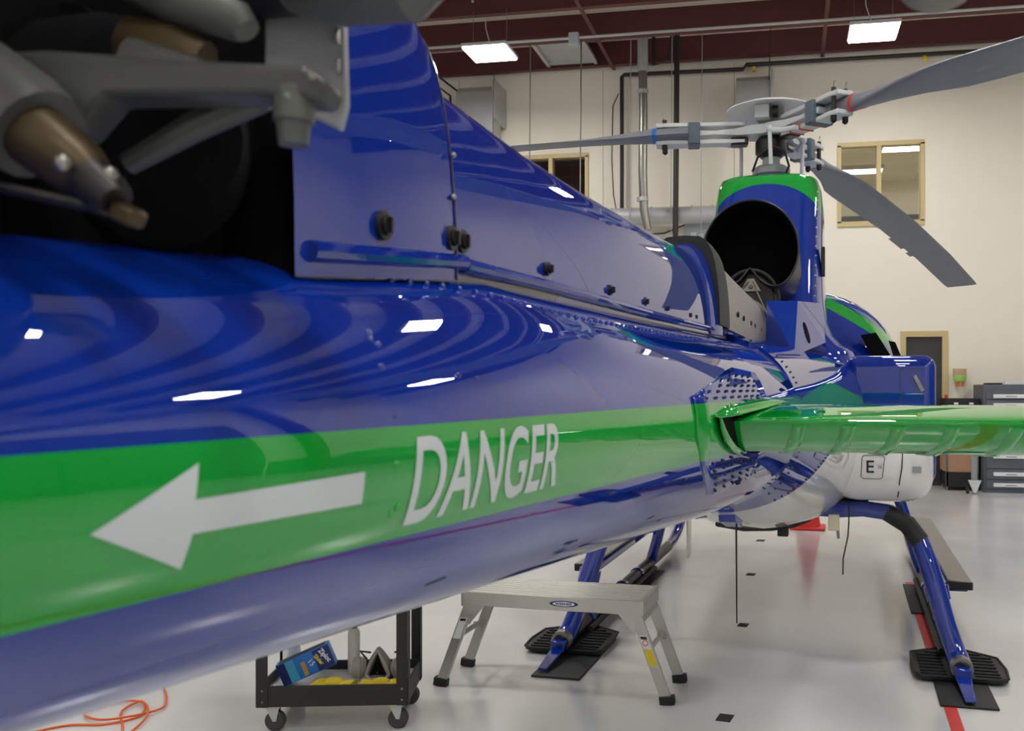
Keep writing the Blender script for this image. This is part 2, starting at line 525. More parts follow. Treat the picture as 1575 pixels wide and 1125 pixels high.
for x in (-.45, 2.2): MB().tube([(x, 8.6, 6.72), (x + .05, 8.6, 6.72)], .05, 8).build('coupling', 'yellow', o)
f = MB().tube([(-1.685, 8.2, 0), (-1.63, 8.2, 7.32)], .045, 10)
tag(f.build('vent_pipe', 'pipe_black'), 'thick black pipe standing straight behind the left rotor arm', 'pipe')
f = MB().tube([(-1.98, 8.0, 7.32), (-1.98, 8.0, 6.68), (-1.74, 8.0, 6.74), (-1.66, 8.0, 7.32)], .03, 8)
tag(f.build('gas_pipe', 'pipe_black'), 'short U-shaped black pipe under the eave beam', 'pipe')
f = MB().tube([(-2.14, 7.9, 7.45), (-2.14, 7.9, 6.55)], .085, 14)
o = tag(f.build('exhaust_hose', 'galv'), 'shiny silver pipe hanging from the roof down the back wall', 'pipe')
MB().tube([(-2.14, 7.9, 6.58), (-2.13, 7.9, 5.9), (-2.14, 7.9, 5.0), (-2.12, 7.9, 4.35), (-2.06, 7.9, 4.05)], [.07, .066, .07, .068, .06], 14).build('hose', M['steel'], o)
for z in (6.56, 6.2, 4.5): MB().tube([(-2.14, 7.9, z), (-2.14, 7.9, z + .06)], .092, 14).build('clamp', 'galv', o)
f = MB().tube([(-3.6, 8.42, 4.37), (-.6, 8.42, 4.35)], .14, 18)
o = tag(f.build('spiral_duct', 'galv'), 'round galvanised duct running level along the back wall', 'duct')
for x in (-3.2, -1.0): MB().span((x - .02, 8.42, 4.2), (x + .02, 8.749, 4.24)).build('bracket', 'galv', o, smooth=False)
for k in range(9): MB().tube([(-3.4 + k * .33, 8.42, 4.368), (-3.385 + k * .33, 8.42, 4.368)], .146, 18).build('seam_ring', 'galv', o)
o = tag(MB().span((-1.54, 8.6, 3.4), (-1.12, 8.74, 4.28)).build('electrical_panel', 'box_grey', bevel=.008), 'light grey electrical box on the wall behind the exhaust', 'electrical box')
MB().span((-1.45, 8.592, 3.9), (-1.36, 8.602, 4.1)).build('notice', 'paper', o, smooth=False)
MB().span((-1.32, 8.592, 3.95), (-1.25, 8.602, 4.08)).build('notice', 'paper', o, smooth=False)
tag(MB().tube([(-2.5, 8.7, 4.1), (-1.9, 8.7, 4.12), (-1.56, 8.7, 4.25)], .012, 6).build('cable', 'black'), 'thin dark cable sagging to the grey electrical box', 'cable')


def hood(x, z, label, w, h):
    prof = [(0, 0), (0, h * .62), (.05, h * .84), (.16, h * .96), (.3, h), (.62, h), (.62, h - .42), (.42, h - .44), (.4, h - .55), (.4, 0)]
    o = tag(MB().prism([(x, 8.72 - a, z + b) for a, b in [(p[0] * 0 + .62 - p[0], p[1]) for p in prof]], (w, 0, 0)).build('vent_hood', 'galv', angle=20), label, 'duct')
    MB().span((x + w - .01, 8.06, z + h - .62), (x + w + .03, 8.74, z + h + .03)).build('flange', 'galv', o, smooth=False)
    return o


hood(-5.33, 5.78, 'grey sheet metal duct elbow on the back wall beside the blue tail cover', .66, .84)
hood(-.69, 5.75, 'grey sheet metal duct elbow on the wall above the rotor hub', .55, .76)
# hanging rods and cables
for x, y, z0, lab, mt, r in ((-3.86, 7.4, 3.3, 'thin bright rod hanging in front of the left window, leftmost', 'steel', .01), (-3.05, 7.4, 3.3, 'thin bright rod hanging in front of the left window, right one', 'steel', .012),
                             (-4.48, 7.5, 5.5, 'thin rod hanging in front of the left duct elbow', 'pipe_black', .006), (-2.29, 7.5, 3.2, 'thin grey cable hanging just left of the silver pipe', 'grey_paint', .008),
                             (-1.65, 7.5, 3.2, 'thin grey cable hanging beside the thick black pipe', 'grey_paint', .007), (-1.19, 7.5, 3.2, 'thin grey cable hanging left of the rotor disc', 'grey_paint', .007),
                             (-.17, 7.9, 6.3, 'thin dark rod hanging above the right duct elbow', 'pipe_black', .008)):
    tag(MB().tube([(x + .03, y, 7.32), (x, y, z0)], r, 6).build('hanging_rod', mt), lab, 'rod', 'rods and cables hanging from the roof')
tag(MB().tube([(-2.68, 8.742, 6.5), (-2.78, 8.742, 6.3), (-2.8, 8.742, 5.4), (-2.77, 8.742, 4.8), (-2.66, 8.742, 4.2)], .008, 6).build('hanging_cable', 'pipe_black'), 'wavy dark cable hanging between the black pipe and the left window', 'cable', 'rods and cables hanging from the roof')
for k, dx in enumerate((0, .22)):
    tag(MB().tube([(-6.1 + dx, 7.9, 6.95), (-5.62 + dx, 8.65, 6.6), (-5.62 + dx, 8.65, 4.5)], .02, 6).build('gas_pipe', 'pipe_black'), 'thin dark pipe bending down beside the left duct elbow, %s of two' % ('left', 'right')[k], 'pipe')

# ---- workshop furniture along the back wall
def cabinet(name, label, x0, x1, y0, z1, drawers):
    t = thing(name, label, 'cabinet', ((x0 + x1) / 2, (y0 + 8.7) / 2, 0)); hw = (x1 - x0) / 2; hd = (8.7 - y0) / 2
    MB().span((-hw, -hd + .02, 0), (hw, hd, z1)).build('body', 'cabinet', t, bevel=.006)
    for (za, zb) in drawers:
        d = MB().span((-hw + .03, -hd - .004, za), (hw - .03, -hd + .02, zb)).build('drawer', 'cabinet', t, bevel=.004)
        MB().span((-hw + .13, -hd - .03, zb - .10), (hw - .08, -hd - .003, zb - .045)).build('handle', 'drawer_label', d, bevel=.004)
        MB().span((-hw + .3, -hd - .032, zb - .082), (-hw + .45, -hd - .029, zb - .068)).build('label_print', 'grey_paint', d, smooth=False)
    return t


cabinet('tool_cabinet', 'tall grey drawer cabinet with white label strips by the back wall', 2.97, 4.15, 7.9, 1.6, [(1.38, 1.5), (1.26, 1.37), (1.02, 1.25), (.88, 1.01), (.62, .87), (.36, .61), (.2, .35), (.06, .19)])
t = thing('roller_tool_chest', 'black-topped tool bench between the dark door and the grey drawer cabinet', 'workbench', (2.73, 8.4, 0))
MB().span((-.26, -.3, 1.2), (.22, .3, 1.39)).build('top_drawer', 'black', t, bevel=.005)
for x in (-.12, .1): MB().span((x - .03, -.305, 1.3), (x + .03, -.298, 1.33)).build('label_print', 'drawer_label', t, smooth=False)
MB().span((-.26, -.3, .62), (.2, .3, .82)).build('drawer', 'cabinet', t, bevel=.005)
MB().span((0, -.31, .68), (.12, -.298, .71)).build('handle', 'drawer_label', t, smooth=False)
MB().span((-.26, -.28, .28), (.2, .3, .62)).build('back_panel', 'cardboard', t, smooth=False)
MB().span((-.26, -.3, .06), (.2, .3, .28)).build('base', 'black', t, smooth=False)
for x in (-.25, .19): MB().span((x - .015, -.3, 0), (x + .015, -.27, 1.2)).build('leg', 'cabinet', t, smooth=False)
t = thing('jack_stand', 'grey steel post on a small wheeled foot beside the grey drawer cabinet', 'stand', (2.8, 7.72, 0))
MB().tube([(0, 0, .1), (0, 0, .95)], .045, 10).build('post', 'grey_paint', t)
MB().prism([(-.09, 0, .2), (.09, 0, .2), (.02, 0, .02), (-.02, 0, .02)], (0, -.05, 0)).build('foot', 'light_grey', t)
MB().tube([(-.11, 0, .05), (-.08, 0, .05)], .05, 12).build('wheel', 'black', t)
tag(MB().span((3.03, 8.0, 1.601), (3.25, 8.25, 1.625)).build('notebook', 'black', bevel=.004), 'black notebook lying on top of the grey drawer cabinet', 'book')
f = MB(); f.prism([(3.28, 8.0, 1.603), (3.62, 7.98, 1.603), (3.6, 8.3, 1.603), (3.3, 8.3, 1.603)], (.01, 0, .05))
tag(f.build('paper_stack', 'paper', bevel=.003), 'stack of white papers on top of the grey drawer cabinet', 'papers')
tag(MB().span((3.68, 8.0, 1.601), (4.05, 8.35, 1.74)).build('cardboard_box', 'cardboard', bevel=.004), 'small brown cardboard box on top of the grey drawer cabinet', 'box')
t = thing('wall_basket', 'small tan basket with lime and orange trim hung on the back wall', 'basket', (2.76, 8.66, 1.55))
rings = []
for z, r in ((.3, .1), (.2, .1), (.15, .075)): rings.append([(r * math.cos(a), r * .8 * math.sin(a), z) for a in [2 * math.pi * k / 14 for k in range(14)]])
MB().loft(rings, (False, False)).build('basket', 'mesh_tan', t)
MB().loft([[(r * math.cos(a), r * .8 * math.sin(a), z) for a in [2 * math.pi * k / 14 for k in range(14)]] for z, r in ((.2, .107), (.12, .09), (.1, .08))], (True, True)).build('band', 'lime', t)
for x in (-.05, -.015, .03, .055): MB().tube([(x, -.03, .12), (x * .8, -.03, .02)], .012, 6).build('tassel', 'orange_f', t)
t = tag(MB().span((2.48, 8.3, 1.391), (2.525, 8.35, 1.45)).build('spray_can', 'red', bevel=.01), 'small red can standing on the black tool bench', 'can')

# ================================================================== THE HELICOPTER
heli = hthing('helicopter', 'blue and green helicopter with white belly standing in the hangar', 'helicopter', (0, 0, 0))


def lin(k, y):
    for (a, va), (b, vb) in zip(k, k[1:]):
        if y <= b or b == k[-1][0]:
            return va + (vb - va) * (y - a) / (b - a)
def railz(y): return lin([(-6.2, 1.63), (-5.86, 1.657), (-5.5, 1.694), (-4.5, 1.714), (-3.4, 1.743), (-1.3, 1.80)], y)
def rivz(y): return lin([(-5.85, 1.645), (-5.61, 1.656), (-5.23, 1.650), (-4.83, 1.657), (-3.0, 1.69)], y)
def zc(y): return 1.5 - .02 * (y + 6)
def rb(y): return .16 + .063 * (y + 6)
def ru(y): return (railz(y) - .022 - zc(y)) / math.sqrt(1 - (.085 / rb(y)) ** 2)
def bx(y, z):
    h = ru(y) if z > zc(y) else rb(y)
    return rb(y) * math.sqrt(max(0, 1 - ((z - zc(y)) / h) ** 2))


def boom_ring(y, n=64, g=0.0):
    out = []
    for j in range(n):
        a = 2 * math.pi * j / n
        s_ = math.sin(a)
        out.append(((rb(y) + g) * math.cos(a), y, zc(y) + ((ru(y) if s_ > 0 else rb(y)) + g) * s_))
    return out


boom = MB().loft([boom_ring(-6.45 + 3.5 * i / 40) for i in range(41)]).build('tail_boom', 'boom', heli, angle=60)


def wrap(me, fn, cuts, name, mat, parent):
    """slice lettering into strips and lay it on the boom's flank"""
    bm = bmesh.new(); bm.from_mesh(me)
    for c in cuts:
        bmesh.ops.bisect_plane(bm, geom=bm.verts[:] + bm.edges[:] + bm.faces[:], plane_co=(0, c, 0), plane_no=(0, 1, 0))
    for v in bm.verts: v.co = fn(v.co.x, v.co.y)
    bm.to_mesh(me); bm.free()
    me.materials.clear(); me.materials.append(M[mat])
    o = bpy.data.objects.new(name, me); COL.objects.link(o); o.parent = parent
    return o


# DANGER lettering and arrow on the right flank
me = text_mesh('DANGER', .1, shear=.12, offset=.0014)
xsv = [v.co.x for v in me.vertices]; ysv = [v.co.y for v in me.vertices]
tx0, tx1, ty0, ty1 = min(xsv), max(xsv), min(ysv), max(ysv)
DY0, DY1, DZ0, DZ1 = -5.835, -5.514, 1.440, 1.512
for v in me.vertices:
    v.co.x = DY0 + (v.co.x - tx0) / (tx1 - tx0) * (DY1 - DY0)
    v.co.y = DZ0 + (v.co.y - ty0) / (ty1 - ty0) * (DZ1 - DZ0)
wrap(me, lambda y, z: (bx(y, z) + .0006, y, z), [DZ0 + (DZ1 - DZ0) * k / 12 for k in range(1, 12)], 'danger_lettering', 'decal', boom)['label'] = 'white DANGER lettering'
ap = [(-6.133, 1.480), (-6.064, 1.509), (-6.066, 1.489), (-5.902, 1.490), (-5.902, 1.467), (-6.065, 1.470), (-6.068, 1.451)]
am = bpy.data.meshes.new('arrow'); am.from_pydata([(a, b, 0) for a, b in ap], [], [(0, 1, 2, 5, 6), (2, 3, 4, 5)])
wrap(am, lambda y, z: (bx(y, z) + .0006, y, z), [1.451 + .058 * k / 12 for k in range(1, 12)], 'arrow_marking', 'decal', boom)['label'] = 'white arrow pointing aft'
# rivet row below the rail, scattered rivets, drain slots
rv = MB()
y = -5.83
while y < -3.0:
    z = rivz(y)
    rv.ball((bx(y, z) + .0005, y, z), .0036, 6)
    y += .031
for y, z in ((-5.843, 1.593), (-5.846, 1.588), (-5.84, 1.584), (-5.853, 1.566), (-5.731, 1.561), (-5.697, 1.559), (-5.854, 1.529), (-5.858, 1.492), (-5.858, 1.454), (-5.85, 1.458)):
    rv.ball((bx(y, z) - .001, y, z), .0034, 6)
rv.build('rivet_row', 'boom', boom, kind='stuff')
for y, z in ((-5.70, 1.368), (-5.309, 1.342), (-5.332, 1.334), (-4.9, 1.32)):
    MB().add([(bx(y + a, z + b + a * .03) + .0006, y + a, z + b + a * .03) for a, b in ((-.017, -.0012), (.017, -.0012), (.017, .0012), (-.017, .0012))], [(0, 1, 2, 3)]).build('drain_slot', 'decal_black', boom, smooth=False)

# drive shaft cover on the boom: two sections with rail and fasteners
def cover_ring(y, zt, w, z0, n=20, p=2.6):
    pts = []
    for j in range(n + 1):
        a = math.pi * j / n
        cx, sz = math.cos(a), math.sin(a)
        pts.append((w * math.copysign(abs(cx) ** (2 / p), cx), y, z0 + (zt - z0) * abs(sz) ** (2 / 1.9)))
    return pts


cover = MB()
st = [(-5.56, 1.912, .081), (-5.2, 1.908, .083), (-4.83, 1.918, .085), (-4.1, 1.952, .09), (-3.5, 1.988, .095)]
cover.loft([cover_ring(y, z, w, railz(y) - .02) for y, z, w in st], (True, True))
dcov = cover.build('drive_shaft_cover', 'blue', heli, angle=50)
fair = MB()
st = [(-5.868, 2.03, .088), (-5.8, 2.03, .09), (-5.7, 2.03, .091), (-5.62, 1.995, .092), (-5.572, 1.955, .092)]
fair.loft([cover_ring(y, z, w, railz(y) - .02, p=3.2) for y, z, w in st], (False, True))
gfair = fair.build('gearbox_fairing', 'blue', heli, angle=50)
MB().add(cover_ring(-5.858, 2.015, .0835, railz(-5.858) - .03, p=3.2), [tuple(range(21))]).build('fairing_mouth_shade', 'soot_shade', gfair)  # black sheet stands in for the shade inside the open fairing
ri = MB()
ri.tube([(.088, y, railz(y)) for y in (-5.85, -5.7, -5.545)], .009, 10)
ri.build('rail', 'blue', gfair)
ri = MB(); ri.tube([(.087 + (y + 5.5) * .006, y, railz(y) - .003) for y in (-5.54, -5.2, -4.5, -3.6, -2.4, -1.8)], .008, 10)
ri.build('rail', 'blue', dcov)
ri = MB()
for sgn in (1, -1):
    ri.add([(sgn * (.083), y, railz(y) + dz) for y in (-5.86, -5.0, -4.0, -3.0, -1.9) for dz in (.0, -.05)], [(2 * i, 2 * i + 1, 2 * i + 3, 2 * i + 2) for i in range(4)])
ri.build('hinge_strip', 'rivet', boom, smooth=False)
FAST = ((-5.735, gfair, .028), (-5.585, gfair, .025), (-5.54, dcov, .024), (-5.235, dcov, .022), (-4.87, dcov, .022), (-4.57, dcov, .022), (-4.33, dcov, .022), (-4.0, dcov, .022), (-3.9, dcov, .022), (-3.6, dcov, .022))
fa = MB(); fa.tube([(0, 0, 0), (.004, 0, 0)], .0135, 16); fa.tube([(.004, 0, 0), (.0075, 0, 0)], .009, 12); fa.box((.009, 0, 0), (.004, .004, .014))
fme = fa.mesh('fastener', 'dark_metal')
for y, par, dz in FAST:
    q = bpy.data.objects.new('fastener', fme); COL.objects.link(q); q.parent = par; q.location = (.0905 if par is gfair else .083, y, railz(y) + dz)
    if y > -5.3: q.scale = (1, .75, .75)
for z in (1.755, 1.80): MB().ball((.0915, -5.58, z), .0035, 6).build('edge_bolt', 'steel', gfair)
MB().tube([Vector(p_) + Vector((.0006, 0, 0)) for p_ in cover_ring(-5.573, 1.956, .0922, railz(-5.573) - .02, p=3.2)], .0014, 6).build('fairing_edge', 'rivet', gfair)
# tail gearbox and pitch change parts (tail rotor blades are off)
tg = MB()
tg.tube([(-.09, -5.96, 1.72), (.02, -5.96, 1.72), (.05, -5.965, 1.72), (.065, -5.97, 1.715)], [.085, .085, .075, .05], 20)
tg.tube([(-.02, -5.99, 1.74), (-.02, -5.85, 1.74)], .07, 16)
tgo = tg.build('tail_gearbox', 'soot_shade', heli)
MB().box((-.02, -5.95, 1.66), (.1, .16, .06)).build('mount', 'soot_shade', tgo, bevel=.01)
tr_ = MB()
tr_.tube([(.08, -5.985, 1.815), (.24, -5.985, 1.815), (.56, -5.97, 1.83)], [.03, .028, .024], 14)
MB().prism([(-.03, -6.3, 1.60), (-.03, -5.90, 1.62), (-.03, -5.90, 2.05), (-.03, -6.0, 2.5), (-.03, -6.35, 2.5)], (.02, 0, 0)).build('fin_root', 'soot_shade', heli, bevel=.004)  # fin coloured black for the shade on it, not its own paint
tro = tr_.build('tail_rotor_shaft', 'dark_metal', heli)
MB().tube([(.17, -6.0, 1.8), (.2, -6.0, 1.8), (.25, -6.0, 1.8), (.265, -6.0, 1.8)], [.02, .03, .032, .022], 16).build('pitch_bearing', 'tr_grey', tro)
MB().ball((.553, -5.925, 1.793), .022, 8, (1.1, 1, .9)).build('hub_nut', 'grey_plastic', tro)
# spider arm
ap = [(.06, -6.119, 1.722), (.102, -6.114, 1.723), (.185, -6.094, 1.717), (.233, -6.082, 1.715), (.246, -6.079, 1.706), (.241, -6.08, 1.697), (.211, -6.087, 1.700), (.135, -6.107, 1.699), (.118, -6.11, 1.680), (.06, -6.119, 1.684)]
sp_ = MB().prism(ap, (-.006, .026, 0)).build('spider_arm', 'tr_dark', heli, bevel=.003)
MB().tube([(.2225, -6.075, 1.705), (.2225, -6.075, 1.688), (.222, -6.075, 1.688), (.222, -6.075, 1.676)], [.0105, .0105, .0088, .0075], 14).build('bush', 'tr_grey', sp_)
MB().tube([(.12, -6.075, 1.672), (.155, -6.067, 1.692), (.193, -6.058, 1.709)], [.006, .008, .008], 10).build('strut', 'tr_dark', sp_)
for dy in (0, .003): MB().ball((.2385 + dy, -6.09, 1.7085 - dy), .0022, 5).build('bolt', 'steel', sp_)
MB().ball((.231, -6.094, 1.695), .0022, 5).build('bolt', 'steel', sp_)
# spindle with clevis
s1 = MB(); s1.tube([(.04, -6.13, 1.722), (.075, -6.13, 1.70), (.105, -6.128, 1.682), (.116, -6.128, 1.674)], [.028, .028, .026, .024], 20)
so = s1.build('pitch_spindle', 'tr_dark', heli)
MB().tube([(.108, -6.13, 1.679), (.123, -6.128, 1.668), (.138, -6.126, 1.657), (.147, -6.125, 1.65)], [.0165, .016, .014, .010], 18).build('spindle_cone', 'brown', so)
MB().tube([(.14, -6.126, 1.655), (.152, -6.125, 1.645), (.158, -6.125, 1.640)], [.012, .011, .009], 12).build('clevis', 'dark_metal', so)
MB().box((.162, -6.122, 1.634), (.014, .012, .009), Matrix.Rotation(R(25), 3, 'Y')).build('clevis_pin', 'brown', so, bevel=.002)
MB().ball((.142, -6.14, 1.656), .0045, 6).build('bolt', 'steel', so)
MB().ball((.157, -6.128, 1.6525), .0042, 6).build('bolt', 'steel', so)
MB().tube([(.06, -6.135, 1.655), (.105, -6.13, 1.647), (.15, -6.125, 1.637)], .003, 8).build('safety_rod', 'dark_metal', so)
# fixed plate and upper ring of the control
pl = MB().prism([(.135, -5.975, 1.80), (.184, -5.962, 1.80), (.186, -5.962, 1.735), (.182, -5.963, 1.718), (.135, -5.975, 1.74)], (-.003, .012, 0)).build('control_plate', 'grey_paint', heli, bevel=.002)
for z in (1.776, 1.757): MB().tube([(.183, -5.967, z), (.1845, -5.9665, z)], .005, 10).build('bolt', 'steel', pl)
MB().tube([(.08, -6.04, 1.80), (.12, -6.03, 1.778), (.15, -6.02, 1.768), (.155, -6.02, 1.762)], [.016, .015, .012, .008], 12).build('boot', 'tr_grey', pl)
MB().tube([(.085, -6.03, 1.755), (.11, -6.03, 1.75), (.13, -6.025, 1.742)], [.018, .017, .014], 12).build('bearing', 'brown', pl)
MB().tube([(.1, -6.05, 1.737), (.125, -6.045, 1.731), (.14, -6.04, 1.73)], [.015, .013, .01], 12).build('bearing_cap', 'tr_dark', pl)

# horizontal stabiliser: inverted aerofoil, with pressed beads on the lower skin
TE, LE = -4.5, -4.02
AF = [(0.0, 1.478), (.03, 1.4815), (.2, 1.492), (.45, 1.503), (.7, 1.509), (.88, 1.506), (.97, 1.495), (1.0, 1.478), (.97, 1.458), (.85, 1.432), (.68, 1.411), (.48, 1.400), (.3, 1.404), (.15, 1.424), (.06, 1.450), (.012, 1.470)]
def af_ring(x, g=0): return [(x, TE + (LE - TE) * c, z) for c, z in AF]
stab = MB().loft([af_ring(x) for x in (-1.265, -.6, 0, .3, .6, 1.265)]).build('stabiliser', 'green', heli, angle=40)
low = [(c, z) for c, z in AF[9:16]]
for x in (.374, .478, .580, .687, .811, .95, 1.1, -.37, -.6, -.85):
    b = MB(); rings = []
    for c, z in low:
        yy = TE + (LE - TE) * c
        wdt = .017
        dx = (c - .3) * -.10
        rings.append([(x + dx - wdt, yy, z + .002), (x + dx - wdt * .55, yy - .003, z - .0045), (x + dx + wdt * .55, yy - .003, z - .0045), (x + dx + wdt, yy, z + .002)])
    b.loft(rings, (True, True), closed=False); b.build('bead', 'green', stab, angle=60)

# cuff of the stabiliser on the boom: raised plates, rivets and open collar
def cuff_plate(y0, y1, z0f, z1f, g, name, mat, par):
    rings = []
    for i in range(9):
        y = y0 + (y1 - y0) * i / 8
        z0, z1 = z0f(i / 8), z1f(i / 8)
        rings.append([(bx(y, z0 + (z1 - z0) * j / 10) + g, y, z0 + (z1 - z0) * j / 10) for j in range(11)])
    b = MB(); b.loft(rings, (False, False), closed=False)
    o = b.build(name, mat, par, angle=60)
    sd = o.modifiers.new('solid', 'SOLIDIFY'); sd.thickness = .006; sd.offset = -1
    return o


cuff = cuff_plate(-4.82, -3.9, lambda t: 1.46 - .16 * min(1, t * 2.4) ** .7, lambda t: 1.535 + .066 * min(1, t * 1.7) - .02 * max(0, t - .6), .005, 'stabiliser_cuff', 'boom', heli)
crv = MB()
for i in range(8):
    for j in range(5):
        y = -4.72 + i * .095 + (j % 2) * .045; z = 1.53 + j * .013
        if z < 1.53 + .064 * min(1, (y + 4.82) / .54): crv.ball((bx(y, z) + .006, y, z), .0042, 4)
        z2 = 1.395 - j * .019
        if z2 > 1.47 - .165 * min(1, (y + 4.82) * 2.6) ** .7: crv.ball((bx(y, z2) + .006, y, z2), .0042, 4)
crv.build('rivet_field', 'rivet', cuff, kind='stuff')
# black patch standing in for the shade in the root gap, and the lip above
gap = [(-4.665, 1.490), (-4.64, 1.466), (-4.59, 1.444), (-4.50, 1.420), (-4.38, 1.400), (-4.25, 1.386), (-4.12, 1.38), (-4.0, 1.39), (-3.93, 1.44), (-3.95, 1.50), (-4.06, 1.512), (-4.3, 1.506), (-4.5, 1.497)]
gm = bpy.data.meshes.new('root_gap_shade')
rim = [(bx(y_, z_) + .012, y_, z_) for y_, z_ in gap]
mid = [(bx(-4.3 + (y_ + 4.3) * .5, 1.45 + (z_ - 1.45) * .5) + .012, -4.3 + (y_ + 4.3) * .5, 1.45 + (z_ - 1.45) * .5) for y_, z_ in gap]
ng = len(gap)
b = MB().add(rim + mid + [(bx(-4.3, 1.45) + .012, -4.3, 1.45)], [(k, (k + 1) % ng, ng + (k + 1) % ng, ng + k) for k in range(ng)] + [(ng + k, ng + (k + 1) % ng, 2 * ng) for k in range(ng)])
b.build('root_gap_shade', 'soot_shade', cuff)
MB().tube([Vector(p_) + Vector((.004, 0, 0)) for p_ in rim[:8]], [.003, .006, .008, .008, .008, .007, .006, .004], 8).build('gap_lip', 'boom', cuff)
lipi = [(bx(y_, z_), y_, z_) for y_, z_ in ((-4.68, 1.497), (-4.5, 1.515), (-4.3, 1.522), (-4.1, 1.524), (-3.95, 1.522))]
lipo = [(.262, -4.675, 1.492), (.285, -4.52, 1.494), (.315, -4.35, 1.502), (.345, -4.18, 1.512), (.37, -4.04, 1.522)]
b = MB().loft([lipi, lipo], (False, False), closed=False); lp = b.build('upper_lip', 'green', cuff, angle=60)
sd = lp.modifiers.new('solid', 'SOLIDIFY'); sd.thickness = .005; sd.offset = 0
b = MB().loft([[(x, TE + .03 + (LE - TE) * c, 1.45 + (z - 1.45) * 1.02) for c, z in AF] for x in (.22, .2755)], (True, True)); b.build('root_seal', 'black', cuff)

# rear fuselage: from the boom's end out to the side lockers
def sring(y, w, zb, zt, zm, n=48, pt=2.3, pb=2.2):
    out = []
    for j in range(n):
        a = 2 * math.pi * j / n
        cx, sz = math.cos(a), math.sin(a)
        p_ = pt if sz > 0 else pb
        h = (zt - zm) if sz > 0 else (zm - zb)
        out.append((w * math.copysign(abs(cx) ** (2 / p_), cx), y, zm + h * math.copysign(abs(sz) ** (2 / p_), sz)))
    return out


fst = [(-3.1, .338, 1.105, 1.752, 1.44, 2.1, 2.1), (-2.8, .365, 1.045, 1.765, 1.42, 2.2, 2.2), (-2.4, .41, .955, 1.775, 1.39, 2.4, 2.2), (-2.0, .46, .88, 1.78, 1.36, 2.7, 2.2), (-1.6, .52, .805, 1.785, 1.32, 3.0, 2.2), (-1.2, .585, .745, 1.79, 1.28, 3.4, 2.2), (-.8, .65, .705, 1.79, 1.25, 3.6, 2.2), (-.3, .72, .69, 1.79, 1.22, 3.8, 2.2), (.6, .80, .68, 1.79, 1.2, 4, 2.2)]
fus = MB().loft([sring(y_, w_, a_, b_, c_, 48, p1, p2) for y_, w_, a_, b_, c_, p1, p2 in fst]).build('rear_fuselage', 'fus', heli, angle=60)
fr = MB()
def fus_x(y, z):
    for A_, B_ in zip(fst, fst[1:]):
        if A_[0] <= y <= B_[0]:
            k = (y - A_[0]) / (B_[0] - A_[0]); w_, a_, b_, c_, p1, p2 = [A_[i] + (B_[i] - A_[i]) * k for i in range(1, 7)]
            h = (b_ - c_) if z > c_ else (c_ - a_); p_ = p1 if z > c_ else p2
            return w_ * max(0, 1 - abs((z - c_) / h) ** p_) ** (1 / p_)
for k in range(26):
    y = -2.75 + k * .04; z = 1.07 + .26 * (y + 2.86)
    fr.ball((fus_x(y, z) + .001, y, z), .005, 4)
for k in range(30):
    z = 1.15 + k * .02; fr.ball((fus_x(-2.98, z) + .001, -2.98, z), .0045, 4)
fr.build('frame_rivets', 'rivet', fus, kind='stuff')
# side lockers and lower white fairings
for sgn in (1, -1):
    a, b_ = (.5 * sgn, 1.0 * sgn)
    lk = MB().span((a, -1.06, 1.0), (b_, 1.3, 1.735)).build('side_locker', 'blue', heli, bevel=.07, seg=5)
    MB().span((.80 * sgn, -1.063, 1.10), (.804 * sgn, -1.057, 1.66)).build('panel_gap', 'rivet', lk, smooth=False)
    MB().span((.80 * sgn, -1.063, 1.655), (.93 * sgn, -1.057, 1.659)).build('panel_gap', 'rivet', lk, smooth=False)
    MB().box((.90 * sgn, -1.066, 1.575), (.022, .012, .1), Matrix.Rotation(R(-28 * sgn), 3, 'Y')).build('latch', 'steel', lk, bevel=.003)
    fm = MB()
    rings = []
    for y, ins, zb_, zt_ in ((-1.32, .20, 1.06, 1.20), (-1.29, .12, 1.0, 1.26), (-1.2, .05, .935, 1.30), (-1.05, .012, .905, 1.32), (-.8, 0, .895, 1.32), (1.2, 0, .895, 1.32)):
        zmid = (zb_ + zt_) / 2
        ring = []
        for j in range(32):
            t_ = 2 * math.pi * j / 32
            cx, sz = math.cos(t_), math.sin(t_)
            ring.append((sgn * (.70 + (.295 - ins if cx > 0 else .295) * math.copysign(abs(cx) ** .5, cx)), y, zmid + (zt_ - zb_) / 2 * math.copysign(abs(sz) ** .62, sz)))
        rings.append(ring)
    lf = fm.loft(rings).build('lower_fairing', 'white', heli, angle=50)
    if sgn > 0:
        MB().tube([(.80, -1.31, 1.205), (.796, -1.325, 1.12), (.785, -1.318, 1.05), (.78, -1.25, .965), (.775, -1.15, .925)], .0035, 6).build('panel_gap', 'decal_black', lf)
        MB().box((.875, -1.305, 1.11), (.045, .006, .035)).build('placard', 'grey_paint', lf, smooth=False)
        # access door marked E
        pts = []
        for (cx, cz, a0) in ((.69, 1.17, 0), (.605, 1.17, 90), (.60, 1.075, 180), (.68, 1.075, 270)):
            for k in range(4):
                t_ = R(a0 + 30 * k); pts.append((cx + .016 * math.cos(t_), -1.3305, cz + .016 * math.sin(t_)))
        MB().tube(pts + [pts[0]], .002, 6).build('access_door_outline', 'decal_black', lf)
        text_obj('e_lettering', 'E', .095, 'decal_black', lf, (.632, -1.3245, 1.124), (1, 0, 0), (0, 0, 1), offset=.001)
        text_obj('e_note', '2%', .02, 'decal_black', lf, (.682, -1.3245, 1.122), (1, 0, 0), (0, 0, 1))
# engine cowling with exhaust
def cring(z, w, ya, yf, n=40, p=4.5):
    out = []
    for j in range(n):
        a = 2 * math.pi * j / n
        cx, sy = math.cos(a), math.sin(a)
        out.append((w * math.copysign(abs(cx) ** (2 / p), cx), (ya + yf) / 2 + (yf - ya) / 2 * math.copysign(abs(sy) ** (2 / p), sy), z))
    return out


